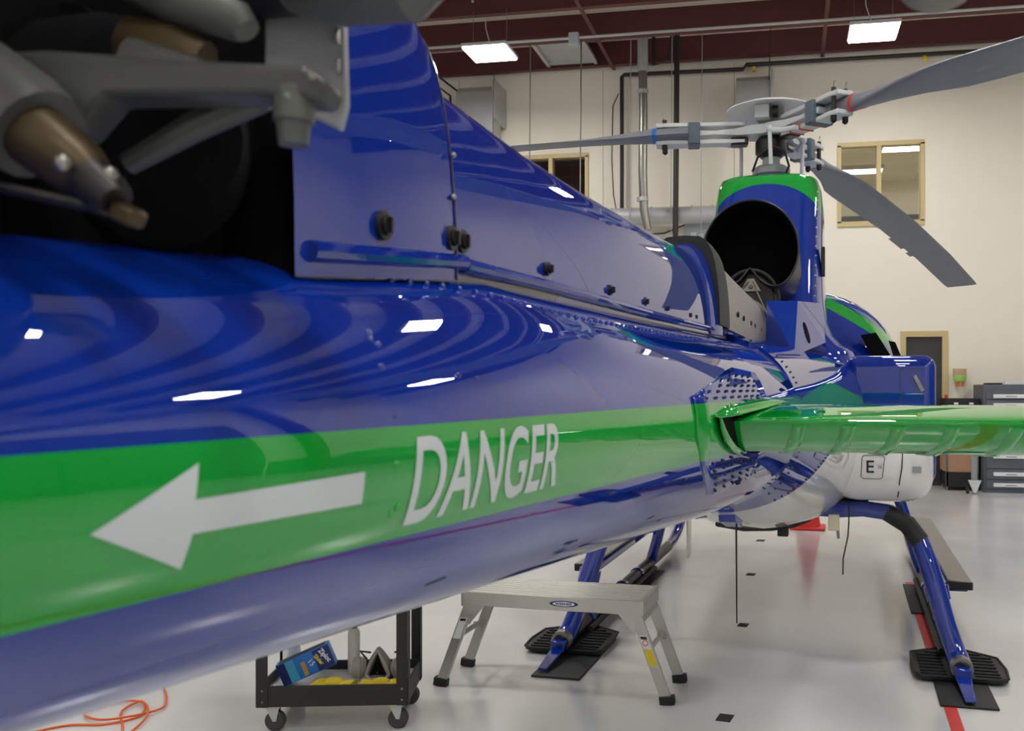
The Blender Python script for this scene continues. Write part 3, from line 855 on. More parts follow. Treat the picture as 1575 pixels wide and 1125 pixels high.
cst = [(1.70, .60, -1.12, 1.0), (1.765, .575, -1.12, 1.0), (1.80, .515, -1.11, 1.0), (1.86, .45, -1.09, 1.0), (1.95, .405, -1.05, .95), (2.1, .38, -.97, .9), (2.3, .368, -.86, .85), (2.55, .362, -.68, .8), (2.76, .357, -.54, .7), (2.87, .347, -.475, .6), (2.93, .325, -.43, .5), (2.955, .28, -.37, .4)]
cowl = MB().loft([cring(*c_) for c_ in cst]).build('engine_cowling', 'cowl', heli, angle=50)
crv = MB()
for k in range(14):
    z = 1.95 + k * .065
    crv.ball((.33, -.02 - 1.16 + (z - 1.95) * .80, z), .006, 4)
crv.build('cowling_rivets', 'light_grey', cowl, kind='stuff')
MB().span((.355, -.62, 2.25), (.378, -.54, 2.43)).build('vent_grille', 'dark_metal', cowl, bevel=.004)
# exhaust: flared pipe dented from below
def ex_ring(t, rad, dent):
    axis = Vector((0, -.975, .10)).normalized(); c0 = Vector((0, -.6, 2.21)) + axis * t
    up = Vector((1, 0, 0)).cross(axis).normalized()
    if up.z < 0: up = -up
    out = []
    for j in range(56):
        a = 2 * math.pi * j / 56
        d_ = (math.degrees(a) - 270)
        r_ = rad - dent * math.exp(-(d_ / 27.0) ** 2)
        out.append(c0 + Vector((1, 0, 0)) * r_ * math.cos(a) + up * r_ * math.sin(a) * 1.08)
    return out


ex = MB().loft([ex_ring(t, r_, d_) for t, r_, d_ in ((-.1, .20, .02), (.2, .235, .06), (.5, .248, .10), (.86, .257, .165), (.862, .250, .165), (.7, .246, .14), (.56, .241, .105))], (True, True))
exo = ex.build('exhaust_pipe', 'soot_shade', heli, angle=60)
eo = MB().loft([ex_ring(t, r_, d_) for t, r_, d_ in ((.3, .246, .07), (.5, .2515, .10), (.868, .2615, .165), (.868, .256, .165))], (False, False)).build('exhaust_skin', 'dark_metal', exo, angle=60)
MB().tube(ex_ring(.866, .258, .165) + ex_ring(.866, .258, .165)[:1], .006, 8).build('exhaust_lip', 'dark_metal', exo)
# engine rear casing under the exhaust
arch = []
for k in range(15):
    a = math.pi * k / 14
    arch.append((.135 * math.cos(a), 1.98 + .2 * math.sin(a) ** .8))
eng = MB().prism([(x * (1.0), -1.42, z) for x, z in arch] + [(-.2, -1.42, 1.78), (.2, -1.42, 1.78)], (0, .35, 0)).build('engine_casing', 'dark_metal', heli, bevel=.01)
MB().tube([(0, -1.44, 1.955), (0, -1.415, 1.955)], .075, 24).build('disc_cover', 'titanium', eng)
MB().prism([(-.06, -1.425, 2.075), (.06, -1.425, 2.075), (.02, -1.425, 2.15), (-.02, -1.425, 2.15)], (0, -.012, 0)).build('bracket', 'steel', eng, bevel=.004)
MB().ball((0, -1.44, 2.10), .012, 6).build('bolt', 'steel', eng)
MB().tube([(.01, -1.44, 2.13), (.13, -1.46, 1.86)], .004, 6).build('tie_rod', 'steel', eng)
MB().tube([(-.01, -1.44, 2.13), (-.13, -1.46, 1.99)], .004, 6).build('tie_rod', 'steel', eng)
MB().tube([(x * 1.12, -1.43, z + .012) for x, z in arch], .012, 8).build('seal', 'black', eng)
# titanium tunnel between cover and engine, black collar at its mouth
def tun(y, zt, w, z0): return cover_ring(y, zt, w, z0, p=4.5)
tn = MB().loft([tun(y, zt, w, 1.75) for y, zt, w in ((-3.42, 2.0, .115), (-2.9, 1.99, .118), (-2.3, 1.985, .122), (-1.75, 1.985, .125))]).build('shaft_tunnel', 'titanium', heli, angle=50)
for y in (-3.1, -2.9, -2.62, -2.45, -2.15): MB().ball((.119, y, 1.82), .012, 5, (.4, 1, 1)).build('stud', 'dark_metal', tn)
cl = MB().loft([tun(y, zt, w, 1.75) for y, zt, w in ((-3.6, 2.035, .118), (-3.45, 2.035, .122), (-3.38, 2.03, .122))]).build('tunnel_collar', 'black', heli, angle=50)
fl = MB().loft([cover_ring(y, z, w, railz(y) - .02) for y, z, w in ((-3.66, 1.995, .098), (-3.6, 2.012, .112), (-3.52, 2.018, .116))]).build('cover_flange', 'blue', heli, angle=50)
# faceted cowl corner; a black disc stands in for the shade in its hole
V_ = [(.128, -1.95, 1.975), (.27, -1.80, 1.985), (.27, -2.12, 1.70), (.128, -2.0, 1.78), (.40, -1.5, 1.79), (.37, -1.25, 2.02), (.128, -1.2, 1.7), (.40, -1.2, 1.70), (.128, -1.2, 2.0), (-.128, -1.95, 1.975)]
fc = MB().add(V_[:9], [(0, 1, 2, 3), (1, 4, 2), (1, 5, 4), (0, 8, 5, 1), (2, 4, 7, 6, 3)]).build('cowl_corner', 'blue', heli, smooth=False)
hx = MB(); c0 = (Vector(V_[1]) + Vector(V_[2]) + Vector(V_[4])) / 3; nn = (Vector(V_[4]) - Vector(V_[1])).cross(Vector(V_[2]) - Vector(V_[1])).normalized()
if nn.y > 0: nn = -nn
upv = (Vector((0, 0, 1)) - nn * nn.z).normalized(); sd_ = nn.cross(upv)
hx.prism([c0 + nn * .001 + upv * (.055 * math.sin(2 * math.pi * k / 18)) + sd_ * (.03 * math.cos(2 * math.pi * k / 18)) for k in range(18)], nn * .002)
hx.build('drain_hole_shade', 'soot_shade', fc)

# cabin with rear quarter windows
cab = [(-.25, .62, 1.1, 1.85), (-.1, .72, .95, 2.05), (.1, .80, .85, 2.18), (.5, .88, .76, 2.29), (1.0, .93, .72, 2.33), (1.8, .92, .74, 2.28), (2.5, .8, .82, 1.95), (3.0, .55, .92, 1.5), (3.3, .2, 1.0, 1.2)]
cbo = MB().loft([sring(y, w, zb_, zt_, (zb_ + zt_) / 2 + .05, pt=2.4, pb=3) for y, w, zb_, zt_ in cab]).build('cabin', 'cabin', heli, angle=60)
for sgn in (1, -1):
    MB().prism([(sgn * .60, -.16, 1.90), (sgn * .70, -.08, 1.92), (sgn * .80, -.03, 1.76), (sgn * .68, -.14, 1.75)], (0, -.03, .0)).build('quarter_window', 'soot_shade', cbo)
    MB().prism([(sgn * .785, .02, 1.87), (sgn * .83, .05, 1.86), (sgn * .875, .06, 1.75), (sgn * .82, .0, 1.75)], (0, -.03, .0)).build('quarter_window', 'soot_shade', cbo)
# mast, swashplate links, star hub and disc
mast = MB().tube([(0, 0, 2.85), (0, 0, 3.15), (0, 0, 3.35)], [.075, .06, .05], 18).build('rotor_mast', 'grey_paint', heli)
MB().tube([(0, 0, 3.01), (0, 0, 3.03), (0, 0, 3.07), (0, 0, 3.09)], [.10, .13, .13, .10], 24).build('swashplate', 'grey_paint', mast)
MB().tube([(0, 0, 3.15), (0, 0, 3.18), (0, 0, 3.26), (0, 0, 3.29)], [.07, .11, .11, .09], 20).build('hub_bearing', 'dark_metal', mast)
MB().tube([(.08, -.1, 2.95), (.13, -.13, 3.06), (.1, -.16, 3.16), (.02, -.15, 3.2), (-.08, -.12, 3.14), (-.12, -.1, 3.04)], .008, 8).build('cable_loop', 'black', mast)
dsc = MB()
prof = [(.0, 3.50), (.12, 3.505), (.26, 3.495), (.31, 3.475), (.312, 3.468), (.26, 3.478), (.1, 3.485), (0, 3.485)]
dsc.loft([[(r_ * math.cos(2 * math.pi * k / 40), r_ * math.sin(2 * math.pi * k / 40), z) for k in range(40)] for r_, z in [(max(.002, a), b) for a, b in prof]])
dsk = dsc.build('hub_disc', 'light_grey', mast, angle=40)
MB().box((-.05, -.12, 3.435), (.1, .12, .09)).build('weight_box', 'light_grey', dsk, bevel=.005)
MB().tube([(0, 0, 3.34), (0, 0, 3.48)], .09, 18).build('hub_stub', 'grey_paint', dsk)
MB().tube([(.02, -.15, 3.43), (.06, -.15, 3.43)], .04, 14).build('spring', 'dark_metal', dsk)

def blade_z(r_): return 3.312 - .0195 * r_ * r_
for bi, az in enumerate((21.0, 141.0, 261.0)):
    d = Vector((math.sin(R(az)), math.cos(R(az)), 0)); tv = Vector((math.cos(R(az)), -math.sin(R(az)), 0))
    def P(r_, s_, z_): return d * r_ + tv * s_ + Vector((0, 0, z_))
    br = bpy.data.objects.new('rotor_blade_assembly', None); COL.objects.link(br); br.parent = heli
    # star arm: flat flexible arm
    a = MB()
    rings = []
    for r_, w, th in ((.0, .13, .034), (.14, .10, .032), (.24, .062, .024), (.4, .05, .014), (.5, .055, .02), (.6, .055, .02)):
        z = 3.33 - .015 * r_
        rings.append([P(r_, -w, z - th), P(r_, w, z - th), P(r_, w, z + th), P(r_, -w, z + th)])
    a.loft(rings).build('star_arm', 'light_grey', br, bevel=.004)
    # upper and lower sleeve flanges
    for dz, nm in ((.058, 'upper_sleeve'), (-.062, 'lower_sleeve')):
        a = MB(); rings = []
        for r_, w in ((.18, .05), (.3, .052), (.55, .055), (.7, .07), (.8, .062)):
            z = 3.33 - .01 * r_ + dz
            rings.append([P(r_, -w, z - .016), P(r_, w, z - .016), P(r_, w, z + .014), P(r_, -w, z + .014)])
        q = a.loft(rings).build(nm, 'light_grey', br, bevel=.006)
    a = MB()
    c_ = P(.535, 0, 3.318)
    rot = Matrix.Rotation(-R(az) + R(90), 3, 'Z')
    a.box(c_, (.085, .17, .15), rot); a.build('frequency_adapter', 'bluegrey', br, bevel=.008)
    a = MB()
    for s_ in (-.045, .045): a.tube([P(.74, s_, 3.24), P(.74, s_, 3.42)], .016, 10)
    a.build('blade_pins', 'dark_metal', br)
    a = MB()
    for s_ in (-.045, .045): a.tube([P(.74, s_, 3.41), P(.74, s_, 3.44), P(.75, s_, 3.465), P(.76, s_, 3.45)], .003, 6)
    a.build('pin_rings', 'steel', br)
    MB().box(P(.22, 0, 3.265), (.12, .1, .05), rot).build('thrust_bearing', 'dark_metal', br, bevel=.01)
    for s_ in (-.045, .045): MB().tube([P(.74, s_, 3.25), P(.74, s_, 3.215), P(.745, s_ * 1.1, 3.205)], [.02, .02, .012], 10).build('pin_nut', 'dark_metal', br)
    if bi == 1:
        for r_ in (.3, .4, .52): MB().box(P(r_, 0, 3.265 - .01 * r_), (.012, .113, .036), rot).build('red_band', 'red', br, smooth=False)
    # pitch link and horn
    a = MB(); a.tube([P(.2, .14, 3.05), P(.2, .15, 3.28)], .014, 10); a.tube([P(.2, .15, 3.28), P(.26, .1, 3.27), P(.36, .05, 3.27)], .018, 8); a.ball(P(.2, .15, 3.29), .026, 6)
    a.build('pitch_link', 'light_grey', br)
    # blade
    a = MB(); rings = []
    def section(r_, ch, th, pit, off):
        pts = []
        for c_, z_ in ((0, 0), (.02, .35), (.1, .8), (.25, 1.0), (.45, .9), (.7, .5), (.97, .06), (1, 0), (.97, -.06), (.7, -.25), (.45, -.45), (.25, -.55), (.1, -.5), (.02, -.3)):
            s_ = (.25 - c_) * ch + off; h_ = z_ * th
            s2 = s_ * math.cos(pit) - h_ * math.sin(pit) ; h2 = s_ * math.sin(pit) + h_ * math.cos(pit)
            pts.append(P(r_, s2, blade_z(r_) + h2))
        return pts
    pitch = R(9)
    for r_, ch, th, pt, of in ((.575, .13, .07, 0, -.03), (.85, .135, .066, R(2), -.03), (1.05, .16, .045, R(6), -.02), (1.3, .24, .028, R(8), 0), (1.55, .33, .023, R(9), 0), (1.75, .35, .021, R(9), 0), (3.0, .35, .02, R(7), 0), (4.2, .35, .02, R(5), 0), (5.25, .35, .018, R(3), 0), (5.34, .33, .008, R(3), 0)):
        rings.append(section(r_, ch, th, pt, of))
    bl = a.loft(rings).build('blade', 'blade', br, angle=40)
    for r0_, r1_ in ((3.35, 3.75), (3.9, 4.05)):
        z = blade_z(r0_) - .26 * math.sin(R(6.5))
        MB().prism([P(r0_, -.262, z), P(r1_, -.262, blade_z(r1_) - .26 * math.sin(R(6))), P(r1_, -.295, blade_z(r1_) - .30 * math.sin(R(6))), P(r0_, -.295, z - .004)], (0, 0, .003)).build('trim_tab', 'blade', br, smooth=False)
    a = MB()
    col = ('red', 'red', 'box_blue')[bi]
    rr = .80 if bi == 2 else .82
    rings = [[tuple(Vector(p_) + (Vector(p_) - P(r_, -.03, blade_z(r_))) * .03) for p_ in section(r_, .137, .069, R(2.0), -.03)] for r_ in (rr, rr + .025)]
    a.loft(rings).build('tape_mark', col, br)
    if bi == 1:
        q = text_obj('blade_text', '3967', .06, 'filter', br, P(1.85, -.04, blade_z(1.85) - .04), d, -tv)
        q = text_obj('blade_text', '05263231 0521', .035, 'filter', br, P(1.85, -.13, blade_z(1.85) - .05), d, -tv)

# landing gear
for sgn in (1, -1):
    side = bpy.data.objects.new('skid_assembly', None); COL.objects.link(side); side.parent = heli
    MB().tube([(sgn * 1.09, -1.42, .085), (sgn * 1.09, 1.9, .085)], .045, 14).build('skid_tube', 'dark_metal', side)
    MB().tube([(sgn * 1.09, 1.88, .085), (sgn * 1.085, 2.1, .10), (sgn * 1.07, 2.3, .17), (sgn * 1.06, 2.42, .25)], .046, 14).build('skid_toe', 'blue', side)
    pth = [(.12, .865), (.46, .85), (.60, .862), (.73, .848), (.84, .785), (.905, .695), (.945, .58), (.985, .44), (1.03, .27), (1.075, .13), (1.09, .09)]
    MB().tube([(sgn * x, -1.05 - (.28 * (i / 10) ** 2), z) for i, (x, z) in enumerate(pth)], [.045, .045, .046, .047, .05, .052, .054, .054, .052, .055, .06], 16).build('rear_leg', 'blue', side)
    MB().tube([(sgn * x, -1.05 - (.28 * ((i + 3) / 10) ** 2) + .0, z) for i, (x, z) in enumerate(pth[3:6])], [.0505, .0535, .0555], 16).build('rubber_sleeve', 'black', side)
    MB().tube([(sgn * x, 1.0 + (.12 * (i / 10) ** 2), z) for i, (x, z) in enumerate(pth)], .045, 14).build('front_leg', 'blue', side)
    MB().tube([(sgn * 1.09, -1.36, .09), (sgn * 1.09, -1.42, .09)], .058, 16).build('skid_cap', 'steel', side)
    MB().box((sgn * 1.09, -1.45, .075), (.085, .06, .06)).build('strip_clamp', 'blue', side, bevel=.008)
    MB().prism([(sgn * 1.05, -1.45, .055), (sgn * 1.13, -1.45, .055), (sgn * 1.115, -1.75, .022), (sgn * 1.065, -1.75, .022)], (0, 0, .012)).build('spring_strip', 'blue', side, bevel=.003)
    # step board
    stp = MB().prism([(sgn * 1.10, -.62, .385), (sgn * 1.24, -.62, .37), (sgn * 1.24, 2.15, .37), (sgn * 1.10, 2.15, .385)], (0, 0, .015)).build('step_board', 'titanium', side, bevel=.004)
    MB().span((sgn * 1.10, -.625, .335), (sgn * 1.245, -.58, .383)).build('step_end_cap', 'black', side, bevel=.006)
    MB().span((sgn * 1.10, -.6, .32), (sgn * 1.22, 2.1, .372)).build('step_rail', 'blue', side, bevel=.01)
    for yb in (-.5, 1.1):
        MB().tube([(sgn * 1.12, yb, .345), (sgn * 1.0, yb - .45 if yb < 0 else yb, .37)], .02, 10).build('step_bracket', 'blue', side)
    MB().tube([(sgn * .985, -1.145, .46), (sgn * 1.0, -1.15, .385)], .066, 14).build('leg_clamp', 'blue', side)
    # bear paw plate with ribs
    def mx_(dx): return sgn * (1.09 + dx)
    out = [(-.225, -1.36), (-.2, -1.395), (.19, -1.395), (.235, -1.36), (.25, -1.2), (.235, -.98), (.06, -.84), (-.06, -.84), (-.225, -.95), (-.235, -1.2)]
    paw = MB().prism([(mx_(a_), b_, .014) for a_, b_ in out], (0, 0, .022)).build('bear_paw', 'black', side, bevel=.006)
    rim = MB().tube([(mx_(a_), b_, .036) for a_, b_ in out + out[:1]], .008, 8).build('paw_rim', 'black', side)
    for k, yy in enumerate((-1.36, -1.31, -1.25, -1.19, -1.13, -1.07, -1.01, -.95)):
        w_ = .2 if yy < -1.0 else .15
        for s2 in (1, -1):
            MB().span((mx_(s2 * .07), yy - .006, .034), (mx_(s2 * w_), yy + .006, .046)).build('paw_rib', 'black', side, bevel=.002)
    # saddles and clamps on the skid
    for yy in (-.85, -.4, .1, .6): MB().tube([(sgn * 1.09, yy - .03, .085), (sgn * 1.09, yy + .03, .085)], .053, 12).build('saddle', 'blue', side)
    MB().tube([(sgn * 1.03, -1.0, .06), (sgn * 1.03, 1.0, .06)], .02, 8).build('brake_line', 'black', side)
# belly equipment
MB().tube([(0, -2.13, .95), (0, -2.1, .43)], [.005, .003], 8).build('whip_antenna', 'black', heli)
MB().tube([(0, -2.13, .905), (0, -2.13, .99)], [.008, .02], 10).build('antenna_mount', 'white', heli)
MB().prism([(-.004, -2.75, 1.06), (-.004, -2.45, .985), (-.004, -2.48, .945), (-.004, -2.72, 1.0)], (.07, 0, 0)).build('blade_antenna', 'blue', heli, bevel=.003)
MB().prism([(-.16, -2.85, 1.09), (-.16, -2.5, 1.03), (-.16, -2.52, .985), (-.16, -2.8, 1.02)], (.08, 0, 0)).build('blade_antenna', 'blue', heli, bevel=.003)
MB().prism([(-.45, -.9, .9), (-.45, -.72, .88), (-.45, -.78, .5), (-.45, -.86, .5)], (.012, 0, 0)).build('blade_antenna', 'white', heli, bevel=.003)
MB().span((.13, -1.25, .715), (.19, -1.17, .765)).build('cargo_mirror_mount', 'black', heli, bevel=.005)
MB().tube([(-.12, -1.9, .868), (-.02, -1.6, .803), (.1, -1.3, .764), (.22, -1.15, .765), (.3, -1.05, .79)], .012, 8).build('belly_strip', 'black', heli)
bk = MB().span((.41, -1.3, .765), (.47, -1.25, .85)).build('hook_bracket', 'cream_plastic', heli, bevel=.006)
MB().tube([(.46, -1.27, .77), (.465, -1.27, .72)], .008, 8).build('pin', 'steel', bk)
MB().box((.52, -1.0, .885), (.22, .12, .05)).build('gear_beam', 'black', heli, bevel=.01)
MB().tube([(.52, -1.2, .90), (.52, -1.3, .82), (.515, -1.3, .74), (.49, -1.31, .62), (.488, -1.31, .53)], .004, 6).build('dangling_wire', 'black', heli)
MB().tube([(.35, -1.28, .86), (.36, -1.28, .93)], [.02, .01], 8).build('grommet', 'black', heli)

# ================================================================== THINGS ON THE FLOOR
for x, y, w, l, lab in ((1.085, -1.38, .27, .78, 'black rubber mat under the right rear skid near the red tape'), (-1.0, -1.40, .27, .82, 'black rubber mat under the left rear skid behind the work platform'),
                        (1.02, .6, .16, .95, 'black rubber mat under the front of the right skid'), (-1.08, .75, .2, .8, 'black rubber mat under the front of the left skid')):
    t = MB().span((-w / 2, -l / 2, 0), (w / 2, l / 2, .012)).build('rubber_mat', 'black', bevel=.003)
    t.location = CAMROT @ Vector((x, y, 0)); t.rotation_euler.z = HROT
    tag(t, lab, 'mat', 'rubber mats under the skids')
for x, y, s_, lab in ((-.147, -.449, .065, 'small black square stuck on the floor beside the whip antenna tip'), (-.048, -2.173, .07, 'small black square on the floor nearest the camera'), (-.26, 1.211, .07, 'small black square on the floor under the belly, third from the camera'), (-.332, 2.941, .08, 'small black square on the floor farthest away, beneath the belly')):
    t = MB().span((-s_ / 2, -s_ * .7, 0), (s_ / 2, s_ * .7, .002)).build('floor_marker', 'black', smooth=False)
    t.location = CAMROT @ Vector((x, y, 0)); t.rotation_euler.z = HROT - .1
    tag(t, lab, 'marker', 'black squares stuck on the floor')
t = MB().span((.965, -9.0, 0), (1.025, 1.2, .0015)).build('red_floor_tape', 'red_tape', smooth=False)
t.rotation_euler.z = HROT
tag(t, 'worn red tape line on the floor under the right skid', 'tape')
t = hthing('traffic_cone', 'red traffic cone standing on the floor beyond the white belly', 'cone', (.1, 3.9, 0))
MB().span((-.19, -.19, 0), (.19, .19, .03)).build('base', 'red', t, bevel=.01)
MB().tube([(0, 0, .03), (0, 0, .7)], [.14, .03], 20).build('cone_body', 'red', t)

# aluminium work platform
t = hthing('work_platform', 'aluminium folding work platform with ribbed top standing under the tail boom', 'platform', (-.98, -1.88, 0))
TZ = .5
top = MB().span((-.42, -.19, TZ - .07), (.50, -.165, TZ)).span((-.42, .165, TZ - .07), (.50, .19, TZ)).span((-.42, -.17, TZ - .02), (.50, .17, TZ - .012)).build('deck_frame', 'alu', t, bevel=.003)
for k in range(8):
    yy = -.16 + k * .0445
    MB().span((-.42, yy - .0145, TZ - .014), (.50, yy + .0145, TZ + .001)).build('tread_plank', 'alu_tread', top, bevel=.003)
MB().span((.495, -.19, TZ - .075), (.52, .19, TZ + .002)).build('end_cap', 'alu', top, bevel=.004)
MB().span((-.445, -.19, TZ - .075), (-.42, .19, TZ + .002)).build('end_cap', 'alu', top, bevel=.004)
ov = MB(); ov.prism([(.11 + .075 * math.cos(2 * math.pi * k / 24), -.1915, TZ - .034 + .0155 * math.sin(2 * math.pi * k / 24)) for k in range(24)], (0, .002, 0)); badge = ov.build('badge', 'box_dark', top)
ov = MB(); ov.prism([(.11 + .058 * math.cos(2 * math.pi * k / 24), -.1925, TZ - .034 + .011 * math.sin(2 * math.pi * k / 24)) for k in range(24)], (0, .001, 0)); ov.build('badge_field', 'drawer_label', top)
text_obj('badge_lettering', 'WERNER', .019, 'box_dark', top, (.11, -.1932, TZ - .034), (1, 0, 0), (0, 0, 1), offset=.0006, xs=1.15)
for ex, sg in ((.505, 1), (-.43, -1)):
    for yy in (-.175, .175):
        x0_, x1_ = ex - .03 * sg, ex + .125 * sg
        lg = MB().loft([[(x0_ - .028, yy - .014, TZ - .06), (x0_ + .028, yy - .014, TZ - .06), (x0_ + .028, yy + .014, TZ - .06), (x0_ - .028, yy + .014, TZ - .06)],
                        [(x1_ - .028, yy - .014, .03), (x1_ + .028, yy - .014, .03), (x1_ + .028, yy + .014, .03), (x1_ - .028, yy + .014, .03)]]).build('leg', 'alu', t, bevel=.003)
        MB().box((x1_ + .005 * sg, yy, .022), (.075, .042, .044), Matrix.Rotation(R(-8 * sg), 3, 'Y')).build('rubber_foot', 'black', lg, bevel=.005)
        if yy < 0:
            # warning stickers on the front legs
            def LP(tv_, w): 
                xx = x0_ + (x1_ - x0_) * tv_; zz = TZ - .06 + (.03 - TZ + .06) * tv_
                return (xx + w, yy - .0148, zz)
            a0, a1 = (.26, .62) if sg > 0 else (.18, .45)
            am_ = .42
            MB().prism([LP(a0, -.02), LP(a0, .02), LP(a1, .02), LP(a1, -.02)], (0, -.0006, 0)).build('sticker', 'paper', lg, smooth=False)
            MB().prism([LP(a0 + .012, -.016), LP(a0 + .012, .016), LP(a0 + .045, .016), LP(a0 + .045, -.016)], (0, -.0012, 0)).build('sticker_heading', 'decal_black', lg, smooth=False)
            if sg > 0:
                MB().prism([LP(am_, -.019), LP(am_, .019), LP(a1 - .005, .019), LP(a1 - .005, -.019)], (0, -.0012, 0)).build('sticker_field', 'yellow', lg, smooth=False)
                c_ = Vector(LP(.345, 0))
                MB().tube([c_ + Vector((.013 * math.cos(2 * math.pi * k / 16), -.0015, .013 * math.sin(2 * math.pi * k / 16))) for k in range(17)], .002, 6).build('sticker_ring', 'red', lg)
    MB().tube([(ex + .04 * sg, -.17, TZ - .24), (ex + .04 * sg, .17, TZ - .24)], .016, 4, flat=1).build('rung', 'alu', t)
    MB().tube([(ex - .0 * sg, -.17, TZ - .1), (ex - .0 * sg, .17, TZ - .1)], .018, 4).build('rung', 'alu', t)
    MB().tube([(ex + .055 * sg, .17, TZ - .27), (ex + .04 * sg, .05, TZ - .22)], .008, 6).build('brace', 'alu', t)
    MB().prism([(ex - .02 * sg, -.192, TZ - .05), (ex - .12 * sg, -.192, TZ - .06), (ex - .03 * sg, -.192, TZ - .17)], (0, .006, 0)).build('gusset', 'alu', t)

# black service cart
cart = hthing('service_cart', 'black steel service cart on casters partly hidden by the tail boom', 'cart', (-1.80, -2.58, 0), R(17))
CW_, CD_ = .335, .20
b = MB(); z0_, z1_ = .115, .21
b.span((-CW_, -CD_, z0_), (CW_, -CD_ + .012, z1_)).span((-CW_, CD_ - .012, z0_), (CW_, CD_, z1_)).span((-CW_, -CD_, z0_), (-CW_ + .012, CD_, z1_)).span((CW_ - .012, -CD_, z0_), (CW_, CD_, z1_))
b.build('lower_tray', 'cart', cart, bevel=.003)
MB().span((-CW_ + .012, -CD_ + .012, .15), (CW_ - .012, CD_ - .012, .165)).build('tray_floor', 'tray_white', cart, smooth=False)
b = MB(); zt0 = .70
b.span((-CW_, -CD_, zt0), (CW_, -CD_ + .012, zt0 + .08)).span((-CW_, CD_ - .012, zt0), (CW_, CD_, zt0 + .08)).span((-CW_, -CD_, zt0), (-CW_ + .012, CD_, zt0 + .08)).span((CW_ - .012, -CD_, zt0), (CW_, CD_, zt0 + .08)).span((-CW_, -CD_, zt0), (CW_, CD_, zt0 + .012))
b.build('upper_tray', 'cart', cart, bevel=.003)
for sx in (1, -1):
    for sy in (1, -1):
        b = MB(); b.span((sx * CW_, sy * CD_, z0_), (sx * (CW_ - .05), sy * (CD_ + .004), zt0 + .08)).span((sx * (CW_ + .004), sy * CD_, z0_), (sx * CW_, sy * (CD_ - .05), zt0 + .08))
        lg = b.build('corner_post', 'cart', cart, bevel=.001)
        if sy < 0:
            for zz in (.14, .19): MB().ball((sx * (CW_ - .025), sy * (CD_ + .004), zz), .005, 5).build('bolt', 'steel', lg)
        cs = MB(); cx_, cy_ = sx * (CW_ - .06), sy * (CD_ - .04)
        for q in (.022, -.022): cs.prism([(cx_ - .03, cy_ + q, .115), (cx_ + .035, cy_ + q, .115), (cx_ + .02, cy_ + q, .045), (cx_ + .005, cy_ + q, .045)], (0, .003, 0))
        cs.span((cx_ - .035, cy_ - .03, .108), (cx_ + .04, cy_ + .03, .116))
        cst_ = cs.build('caster', 'galv', cart)
        MB().tube([(cx_ + .012, cy_ - .018, .045), (cx_ + .012, cy_ - .012, .045), (cx_ + .012, cy_ + .012, .045), (cx_ + .012, cy_ + .018, .045)], [.038, .045, .045, .038], 24).build('wheel', 'wheel', cst_)
CM = (CAMROT @ Matrix.Translation((-1.80, -2.58, 0)) @ Matrix.Rotation(R(17), 4, 'Z'))


def cthing(name, label, cat, loc, rz=0.0):
    return thing(name, label, cat, CM @ Vector(loc), HROT + R(17) + rz)


# carton of storage bags
t = cthing('storage_bag_carton', 'blue carton of storage bags leaning in the lower tray of the black cart', 'carton', (-.16, -.03, .1655), R(8))
rx = Matrix.Rotation(R(-22), 3, 'Y')
o = MB().box((0, 0, .0965), (.25, .065, .108), rx).build('carton', 'box_blue', t, bevel=.003)
fr_ = lambda u, v: Vector((0, 0, .0965)) + rx @ Vector((u, -.033, v))
for (u0, u1, v0, v1, mt) in ((-.122, -.085, -.05, .05, 'box_dark'), (-.085, -.045, -.05, .05, 'box_light'), (-.02, .0, -.045, .02, 'bread'), (.045, .122, -.05, .05, 'box_dark')):
    MB().prism([fr_(u0, v0), fr_(u1, v0), fr_(u1, v1), fr_(u0, v1)], (0, -.0008, 0)).build('print', mt, o, smooth=False)
MB().box(Vector((0, 0, .0965)) + rx @ Vector((.0, 0, .0545)), (.22, .05, .003), rx).build('opening', 'cart', o, smooth=False)
text_obj('carton_lettering', 'Ziploc', .031, 'drawer_label', o, fr_(.092, .008) + Vector((0, -.0015, 0)), rx @ Vector((.35, 0, -1)), rx @ Vector((1, 0, .35)), offset=.001, xs=.9)
text_obj('carton_lettering', 'Slider', .025, 'yellow', o, fr_(.063, .0) + Vector((0, -.0015, 0)), rx @ Vector((.35, 0, -1)), rx @ Vector((1, 0, .35)), offset=.0008)
text_obj('carton_lettering', '15', .034, 'drawer_label', o, fr_(.028, .0) + Vector((0, -.0015, 0)), rx @ Vector((.35, 0, -1)), rx @ Vector((1, 0, .35)))
# bottle
t = cthing('squeeze_bottle', 'white squeeze bottle with black cap standing in the cart tray', 'bottle', (.02, .135, .166))
MB().tube([(0, 0, 0), (0, 0, .004), (0, 0, .19), (0, 0, .205), (0, 0, .218)], [.026, .029, .029, .026, .014], 20).build('bottle_body', 'bottle', t)
MB().tube([(0, 0, .216), (0, 0, .232), (0, 0, .233), (0, 0, .25)], [.016, .014, .007, .006], 12).build('cap', 'black', t)
